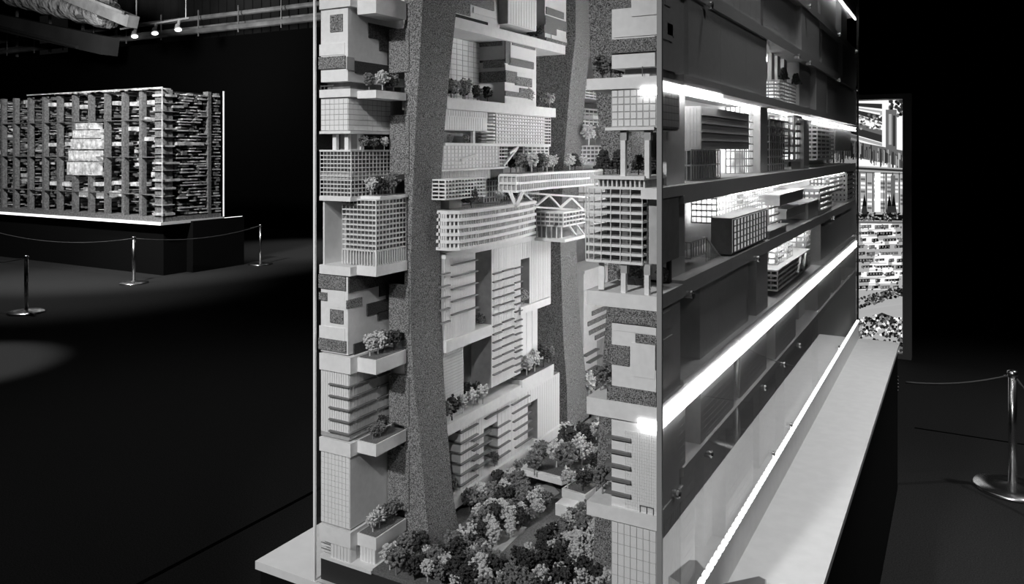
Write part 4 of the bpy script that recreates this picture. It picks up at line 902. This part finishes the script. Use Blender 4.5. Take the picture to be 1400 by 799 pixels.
col('left white column between tiled block and glazed block of the right tower', 847, 6.5, 178, 244); col('right white column between tiled block and glazed block of the right tower', 880, 6.5, 178, 244)
row_of_trees([(-.122, .05), (-.112, .09), (-.10, .07), (-.068, .08), (-.052, .10)], zr(241), 'on the roof of the glazed right tower block', 'trees on the glazed block roof', (.036, .05), (2, 2, 2, 2, 2), ('conifer',)*5)
t = thing('dark_screen', 'black backing screen behind the open storeys of the right tower', 'wall panel', (-.05, .14, zr(402))); box('wall_board', (-.075, -.03, .138, .15, zr(402), zr(178)), DARK, t)
# glazed block
rslab('white roof slab with low glazed band on the right tower', 241, 246, fr(808), -.03)
t = thing('glazed_band', 'low band of dark windows on top of the glazed right tower block', 'building block', (-.08, .05, zr(257)))
box('core_walls', (fr(814), -.034, YR+.012, YB, zr(257), zr(246)), GLAZE, t); g = MB()
for i in range(12): a = fr(812)+(fr(880)-fr(812))*i/11; g.box(a-.0012, a+.0012, YR+.002, YR+.005, zr(257), zr(246))
stuff(g.build('mullions', WHITE, t))
Xg0, Xg1 = fr(801), fr(879)
t = thing('glazed_block', 'tall open glazed block of nine thin floors on the right tower', 'building block', (-.09, .06, zr(362)))
box('core_walls', (fr(822), Xg1-.012, YR+.026, YB, zr(360), zr(258)), GLAZE, t); box('core_pillar', (fr(846), fr(853), YR+.016, YR+.026, zr(360), zr(258)), WHITE, t)
for k in range(10):
    z = zr(258)+(zr(361)-zr(258))*k/9; box('floor_plate', (Xg0, Xg1, YR, YB, z-.0022, z+.0022), WHITE, t)
for x in (801, 805, 812, 822, 835, 848, 862, 878): box('mullion', (fr(x)-.0006, fr(x)+.0006, YR-.001, YR+.001, zr(361), zr(258)), TILE, t)
for y in (.03, .06, .09, .125): box('mullion', (Xg1-.001, Xg1+.001, y-.001, y+.001, zr(361), zr(258)), TILE, t)
for k in range(9): z = zr(258)+(zr(361)-zr(258))*(k+.75)/9; box('balustrade', (fr(806), Xg1, YR+.003, YR+.004, z-.006, z+.001), GLAZE, t)
box('side_wall', (Xg1+.003, -.010, YR+.02, YB, zr(362), zr(272)), SHADE, t)
slab('slab_end', 'short white slab end at the glass corner beside the glazed block', (fr(877), -.0075, YR-.003, .15, zr(272), zr(257)))
col('left white stilt under the glazed block', 847.5, 6.5, 362, 403); col('right white stilt under the glazed block', 879.5, 6.5, 362, 405)
t = thing('stilt_column', 'slanted white stilt under the left edge of the glazed block', 'column', (fr(820), .014, zr(402)), 'stilt columns of the right tower'); m = MB(); m.bar((fr(816), .03, zr(362)), (fr(820), .014, zr(402)), .010); m.build('column_shaft', WHITE, t)
rslab('white slab of the right tower under the stilts', 403, 423)
row_of_trees([(-.10, .08), (-.082, .10), (-.066, .10), (-.035, .11)], zr(403), 'under the stilts of the right tower', 'trees under the stilts', (.026, .036), (0, 1, 1, 1))
# camo
P = [('y', fr(830), fr(898), zr(444), zr(423), FELT, .005), ('y', fr(868), fr(897), zr(469), zr(457), FELT, .002), ('y', fr(833), fr(860), zr(503), zr(476), FELT, .003), ('y', fr(862), fr(895), zr(516), zr(470), WHITE, .002), ('y', fr(836), fr(896), zr(534), zr(504), WHITE, .001), ('y', fr(830), fr(897), zr(556), zr(533), FELT, .005), ('y', fr(836), fr(896), zr(456), zr(444), WHITE, .001)]
for a in ((.05, .10, 1.245, 1.275), (.03, .05, 1.22, 1.24), (.01, .06, 1.19, 1.205), (.012, .09, 1.29, 1.32)): P.append(('x', *a, WHITE, .0025))
camo('camouflage_block', 'right tower camouflage block of white and felt panels below the stilts', 'building block', (XC, XR-.006, YR+.004, YB+.02, zr(556), zr(423)), P)
slab('tower_slab', 'deep white slab of the right tower with glowing corner strip', (XO, -.0075, YR-.003, .15, zr(577), zr(553)))
row_of_trees([(-.128, .05), (-.118, .08)], zr(553), 'on the deep slab of the right tower', 'trees on the deep right slab', (.04, .05), (1, 1))
t = thing('finned_block', 'white right tower block with five grey fins on its left edge', 'building block', (-.05, .06, zr(700)))
box('block_body', (XC, XR-.002, YR+.003, YB, zr(705), zr(577)), WHITE, t); tiles(t, 'y', YR+.003, -.0008, XC+.022, XR-.003, zr(702), zr(592), 14, 26, .0004, TILE, one=True)
for k in range(5): z = zr(604+k*19.3); box('fin', (XC-.009, XC+.036, YR-.004, YR+.003, z-.0022, z+.0022), FIN, t); box('fin_return', (XC-.009, XC, YR+.003, .06, z-.0022, z+.0022), FIN, t)
rslab('lowest white slab of the right tower with a small railed roof deck', 700, 719)
t = thing('deck_rail', 'small dark railing on the lowest slab of the right tower', 'railing', (fr(880), .02, zr(700)))
for x in (875, 884, 893): box('rail_post', (fr(x)-.0006, fr(x)+.0006, YR, YR+.001, zr(703), zr(690)), RAIL, t)
box('top_rail', (fr(875), fr(893), YR, YR+.001, zr(691), zr(690)), RAIL, t)
tree(-.122, .045, zr(700), .05, 1, 'mid grey miniature tree at the left end of the lowest right slab')
t = thing('tiled_block', 'lowest right tower block clad in square tiles, cut by the picture edge', 'building block', (-.05, .06, .745))
box('block_body', (XC, XR-.002, YR+.002, YB, .745, zr(719)), SHADE, t); tiles(t, 'y', YR+.002, -.0012, XC+.001, XR-.003, .747, zr(721), 7, 12, .0012, TILE)
boards(t, 'x', XR-.002, .001, YR+.004, YB, .747, zr(721), 10, .001, WHITE)

# ================================================================== LONG RIGHT WING behind the side glass
def yw(x, X=0): return onX(x, 0, X).y
def zv(x, y, X=0): return onX(x, y, X).z
WS = [(.745-.007, .745), (1.004, 1.022), (1.136, 1.182), (1.333, 1.362), (1.502, 1.536), (1.718, 1.738), (1.888, 1.915), (2.062, 2.085), (2.235, 2.258)]
NM = ('ground', 'lowest', 'second', 'third', 'fourth', 'fifth', 'sixth', 'seventh', 'eighth')
for i, (z0, z1) in enumerate(WS):
    slab('wing_slab', '%s long white floor slab of the wing behind the side glass' % NM[i], (XO, -.008, .152 if 0 < i < 6 else .135, 2.89, z0, z1), group='floor slabs of the long wing')
t = thing('wing_back_wall', 'long white back wall dividing the wing from the canyon', 'wall panel', (-.137, 1.5, .745))
for (a, b) in zip(WS[:-1], WS[1:]): box('wall_board', (-.142, -.137, .2, 2.85, a[1], b[0]), WHITE, t)
def wpanel(lab, xa, xb, lv, X=-.016, kind=None, n=8, back=.05, z=None, nm='facade_panel', hb=False):
    z0, z1 = (WS[lv][1], WS[lv+1][0]) if z is None else z
    y0, y1 = yw(xa, X), yw(xb, X); t = thing(nm, lab, 'wall panel', (X, (y0+y1)/2, z0), 'facade panels of the long wing')
    box('panel_board', (X-back, X-.001, y0, y1, z0, z1), WHITE, t)
    if kind == 'h':
        for k in range(n): box('plank', (X-.001, X, y0, y1, z0+(z1-z0)*k/n+.0006, z0+(z1-z0)*(k+1)/n-.0006), WHITE, t)
    if kind == 'h':
        rg = MB()
        for k in range(1, n): rg.box(X-.001, X+.0004, y0, y1, z0+(z1-z0)*k/n-.0006, z0+(z1-z0)*k/n+.0006)
        stuff(rg.build('plank_light_lines', TILE, t))  # white bars added as light lines for the lit gaps between planks
    if kind == 'v': boards(t, 'x', X-.001, .001, y0, y1, z0, z1, n, .001, WHITE)
    return t
# storeys above
for lv, spans in ((8, ((905, 1172),)), (7, ((905, 1118), (1122, 1143), (1150, 1158))), (6, ((905, 1040), (1044, 1088), (1096, 1120), (1124, 1148), (1152, 1171)))):
    for k, (a, b) in enumerate(spans):
        if lv == 8: continue
        wpanel('plain dark panel of the wing, storey %s, %s from the near end' % (NM[lv], ORD[k]), a, b, lv, X=(-.014, -.03)[k % 2], kind=('v', None)[k % 2], n=14)
wpanel('top storey panel of the wing behind the side glass', 905, 1171, 8, z=(2.258, 2.36))
t = wpanel('broad plain panel of the wing above the fifth slab', 941, 1048, 5, X=-.014, kind='v', n=3); 
wpanel('narrow panel next to the near top block of the wing', 921, 939, 5, X=-.022)
# lit recess with columns and lattice
for k, x in enumerate((1054, 1062, 1071)):
    tag(box('recess_column', (-.07, -.058, yw(x, -.06), yw(x+4, -.06), WS[5][1], WS[6][0]), WHITE), ('near', 'middle', 'far')[k]+' white column in the lit recess of the wing', 'column', 'columns in the lit recess')
lattice_block('lattice_block', 'glowing lattice block in the lit recess of the wing', (-.10, -.02, yw(1066, -.02), yw(1088, -.02), WS[5][1], 1.80), 7, 5, 6, core=GLOW, ta=.003, tz=.004, inset=.02)
for k, x in enumerate((1071, 1088)): tree(-.035, yw(x, -.035), 1.80, .05, 2, ('left', 'right')[k]+' dark conifer on the glowing lattice block of the wing', None, 'conifer')
wpanel('tall panel right of the lit recess of the wing', 1093, 1108, 5, X=-.03); wpanel('second panel right of the lit recess of the wing', 1116, 1130, 5, X=-.016, kind='v', n=8); wpanel('third panel right of the lit recess of the wing', 1131, 1171, 5, X=-.02, kind='v', n=6)
# storey between fourth and fifth slab
z0, z1 = WS[4][1], WS[5][0]
Xb = -.02; Yb_ = yw(958, Xb); t = thing('projecting_box', 'box with tiled front and lined side jutting out under the glowing strip', 'building block', (-.05, Yb_+.2, 1.6))
xl = onY(935, 0, Yb_).x; zt_, zb_ = zv(958, 145, Xb), zv(958, 204, Xb); box('block_body', (xl, Xb, Yb_, yw(1023, Xb), zb_, zt_), WHITE, t)
tiles(t, 'y', Yb_, -.001, xl, Xb, zb_+.002, zt_-.002, 5, 5, .0016, TILE)
for k in range(5): box('plank', (Xb, Xb+.001, Yb_, yw(1023, Xb), zb_+(zt_-zb_)*k/5+.0008, zb_+(zt_-zb_)*(k+1)/5-.0008), WHITE, t)
rg = MB()
for k in range(1, 5): rg.box(Xb+.001, Xb+.0035, Yb_, yw(1023, Xb), zb_+(zt_-zb_)*k/5-.0007, zb_+(zt_-zb_)*k/5+.0007)
stuff(rg.build('plank_light_lines', TILE, t))  # bars added to draw the bright lines of lit plank gaps
t = wpanel('upright white wall piece under the near tiled block', 912, 937, 4, X=-.028, back=.02)
lattice_block('lattice_block', 'dim lattice block under the projecting box of the wing', (-.10, -.05, yw(945, -.05), yw(985, -.05), z0, zb_-.002), 12, 5, 2, core=GLAZE, ta=.002, tz=.003)
lattice_block('lattice_block', 'glowing tall lattice right of the projecting box', (-.12, -.07, yw(1018, -.07), yw(1040, -.07), z0, z1-.002), 8, 4, 9, core=GLOW, ta=.003, tz=.003)
wpanel('upright plain panel beside the glowing tall lattice', 1040, 1050, 4, X=-.05)
lattice_block('lattice_block', 'dark framed lattice right of the upright plain panel', (-.11, -.045, yw(1052, -.045), yw(1078, -.045), z0, z1-.03), 9, 5, 7, core=GLAZE, ta=.003, tz=.004)
lattice_block('lattice_block', 'glowing window tower near the middle of the wing', (-.11, -.03, yw(1086, -.03), yw(1097, -.03), z0+.03, z1-.01), 3, 5, 6, core=GLOW, ta=.008, tz=.008)
tag(box('round_core', (-.06, -.02, yw(1099, -.02), yw(1106, -.02), z0, z1-.02), SHADE), 'plain dark shaft right of the glowing window tower', 'building block')
lattice_block('lattice_block', 'block of dark louvred floors near the far end of the wing', (-.11, -.02, yw(1117, -.02), yw(1140, -.02), z0+.03, z1-.03), 4, 5, 8, core=GLAZE, ta=.004, tz=.007)
tag(box('plain_box', (-.10, -.02, yw(1142, -.02), yw(1163, -.02), z0+.06, z1-.03), SHADE), 'plain dark box at the far end of the wing storey', 'building block')
# storey between third and fourth slab
z0, z1 = WS[3][1], WS[4][0]
wpanel('upright plain panel beside the small stair of the wing', 911, 937, 3, X=-.035)
t = thing('stair_tower', 'small railed stair structure low in the wing beside the upright panel', 'stair', (-.05, .25, z0))
lb = (-.09, -.04, yw(945, -.04), yw(966, -.04)); zd = zv(960, 347, -.04); zu = zv(960, 328, -.04); box('landing', (lb[0], lb[1], lb[2], lb[3], zd-.003, zd), WHITE, t); box('landing_roof', (lb[0], lb[1], lb[2], lb[3], zu, zu+.003), WHITE, t)
g = MB()
for i in range(7): a = lb[2]+(lb[3]-lb[2])*i/6; g.box(lb[1]-.002, lb[1], a, a+.002, zd, zu)
for i in range(6): a = lb[0]+(lb[1]-lb[0])*i/5; g.box(a, a+.002, lb[2], lb[2]+.002, zd, zu)
for i in range(9): a = lb[3]+.015*i; g.box(lb[1]-.002, lb[1], a, a+.002, z0, zu-.006*i)
g.bar((lb[1], lb[3], zu), (lb[1], lb[3]+.15, zu-.07), .003); stuff(g.build('rails', WHITE, t))
lattice_block('lattice_block', 'long glowing lattice band under the fourth slab of the wing', (-.12, -.06, yw(980, -.06), yw(1066, -.06), zv(1000, 300, -.06), z1-.001), 26, 5, 5, core=GLOW, ta=.002, tz=.003, inset=.02)
Xb = -.012; Yb_ = yw(1002, Xb); t = thing('gridded_box', 'dark box with white gridded window jutting out of the wing', 'building block', (-.04, Yb_+.2, z0))
xl = onY(972, 0, Yb_).x; zt_ = zv(1002, 299, Xb); box('block_body', (xl, Xb-.003, Yb_, yw(1049, Xb), z0+.004, zt_), SHADE, t); box('window_face', (Xb-.003, Xb-.002, Yb_+.008, yw(1049, Xb)-.008, z0+.008, zt_-.004), GLOWW, t)
g = MB(); grid(g, 'x', Xb-.002, .003, Yb_+.008, yw(1049, Xb)-.006, z0+.008, zt_-.004, 11, 5, .0022, .0016); stuff(g.build('window_grid', RAIL, t))
lattice_block('lattice_block', 'glowing lattice right of the gridded box', (-.12, -.05, yw(1050, -.05), yw(1068, -.05), z0, z1-.05), 4, 4, 4, core=GLOW, ta=.005, tz=.005)
for k, (xa, xb, ya, yb, X) in enumerate(((1052, 1075, 318, 334, -.012), (1066, 1098, 268, 282, -.02), (1075, 1110, 288, 300, -.03), (1105, 1122, 278, 300, -.02))):
    t = thing('terrace_box', ('low white box terrace right of the gridded box', 'upper white box terrace under the fourth slab', 'middle white box terrace of the wing', 'far white box terrace of the wing')[k], 'building block', (X-.03, yw((xa+xb)/2, X), zv(xa, yb, X)), 'terrace boxes of the wing')
    box('block_body', (X-.07, X, yw(xa, X), yw(xb, X), zv(xa, yb, X), zv(xa, ya, X)), WHITE, t); box('terrace_floor', (X-.075, X+.004, yw(xa, X)-.01, yw(xb, X)+.02, zv(xa, ya, X), zv(xa, ya, X)+.004), WHITE, t)
lattice_block('lattice_block', 'stacked white floors block near the far end of the wing', (-.1, -.015, yw(1120, -.015), yw(1137, -.015), z0+.01, z0+.09), 3, 5, 4, core=GLOW, ta=.006, tz=.012); lattice_block('lattice_block', 'upper glowing floors near the far end of the wing', (-.1, -.03, yw(1133, -.03), yw(1152, -.03), z1-.075, z1-.002), 4, 5, 4, core=GLOW, ta=.006, tz=.008)
lattice_block('lattice_block', 'farthest lattice block at the end of the wing', (-.1, -.02, yw(1157, -.02), yw(1170, -.02), z0, z1-.01), 3, 5, 6, core=GLAZE, ta=.01, tz=.012)
# storey between second and third slab
z0, z1 = WS[2][1], WS[3][0]
wpanel('plain panel of the wing right of the black slot', 957, 1023, 2, X=-.022, kind='v', n=3); wpanel('upright pillar panel of the wing beside the lit boxes', 1035, 1050, 2, X=-.016); wpanel('far plain panel of the wing over the long glowing strip', 1122, 1171, 2, X=-.03, kind='v', n=5)
t = thing('black_slot', 'black upright slot in the wing beside the near camouflage block', 'wall panel', (-.06, .18, z0)); box('slot_back', (-.09, -.06, .155, .26, z0, z1), DARK, t)
lattice_block('lattice_block', 'dark shelf block with white struts over the long glowing strip', (-.11, -.02, yw(1063, -.02), yw(1108, -.02), z0+.02, z0+.075), 8, 5, 4, core=GLAZE, ta=.003, tz=.005)
t = thing('zigzag_truss', 'small white zigzag truss on the dark shelf block', 'truss', (-.02, 1.5, z0+.03)); m = MB()
for i in range(4): m.bar((-.016, yw(1098)+.05*i, z0+.03+.045*(i % 2)), (-.016, yw(1098)+.05*(i+1), z0+.03+.045*((i+1) % 2)), .006)
m.build('zigzag_strut', WHITE, t)
for k, (xa, xb) in enumerate(((1063, 1072), (1076, 1084), (1100, 1108))): lattice_block('lattice_block', ('near', 'middle', 'far')[k]+' glowing window block above the dark shelf block', (-.12, -.04, yw(xa, -.04), yw(xb, -.04), z0+.078, z1-.002), 3, 3, 4, core=GLOW, ta=.005, tz=.005)
# storey between lowest and second slab, and ground storey
for lv, spans in ((1, ((905, 937, -.012), (958, 1003, -.014), (1012, 1048, -.016), (1060, 1088, -.014), (1092, 1100, -.05), (1118, 1135, -.016), (1140, 1150, -.016), (1155, 1170, -.016))), (0, ((931, 950, -.03), (962, 985, -.05), (992, 1030, -.02), (1038, 1060, -.04), (1072, 1110, -.02), (1118, 1170, -.03)))):
    for k, (a, b, X) in enumerate(spans):
        if lv == 1 and k == 0: a = 919
        wpanel('planked wall of the wing, %s storey, %s from the near end' % (NM[lv+1] if lv else 'ground', ORD[k]), a, b, lv, X=X, kind='h', n=9 if lv else 14)
t = wpanel('tall lined wall between the near planked walls of the wing', 940, 960, 1, X=-.06, kind='h', n=9)

# ------------------------------------------------------------------ led strips of the case
t = thing('led_strip', 'long blazing double led strip running along the side glass at mid height', 'led strip', (-.004, 1.4, 1.14))
box('led_upper', (-.0075, -.0035, .006, 2.89, 1.1495, 1.163), LED, t); box('led_lower', (-.0075, -.0035, .006, 2.89, 1.134, 1.1475), LED, t); box('led_return', (fr(874), -.0075, .001+.0015, .0048, 1.134, 1.149), LED, t)
t = thing('led_strip', 'glowing led strip under the fifth slab at the near corner', 'led strip', (-.01, .15, 1.70))
box('led_upper', (-.012, -.0065, .01, .42, 1.7, 1.716), LED, t); box('led_return', (fr(877), -.0075, .0025, .0048, zr(131), zr(120)), LED, t)
t = thing('led_strip', 'glowing led strip under the fifth slab at the far end', 'led strip', (-.01, 2.3, 1.70)); box('led_upper', (-.012, -.0065, 1.75, 2.88, 1.700, 1.707), LED, t); box('led_lower', (-.012, -.0065, 1.6, 2.88, 1.688, 1.696), LED, t)
t = thing('led_strip', 'glowing led strip high at the far end of the wing', 'led strip', (-.01, 2.2, 2.22)); box('led_upper', (-.012, -.0065, 1.2, 2.88, 2.222, 2.234), LED, t)
for k, (z, Y0, Y1, X) in enumerate(((1.713, .16, 2.7, -.06), (1.497, .55, 2.6, -.032), (1.328, 1.0, 1.75, -.03), (1.882, .86, 1.35, -.10))):
    t = thing('led_strip', 'led strip under the %s slab inside the wing' % ('fifth', 'fourth', 'third', 'sixth')[k], 'led strip', (X, 1.4, z)); box('led_lower', (X-.008, X+.008, Y0, Y1, z, z+.004), LEDIN, t)
for k, z in enumerate((1.86, 1.68, 1.48, 1.10, .98)):
    t = thing('canyon_led_strip', 'led strip on the canyon side of the wing, %s from the top' % ORD[k], 'led strip', (-.146, 1.0, z), 'canyon led strips'); box('led_lower', (-.149, -.1425, .60, 1.10, z, z+.010), LEDCAN, t)
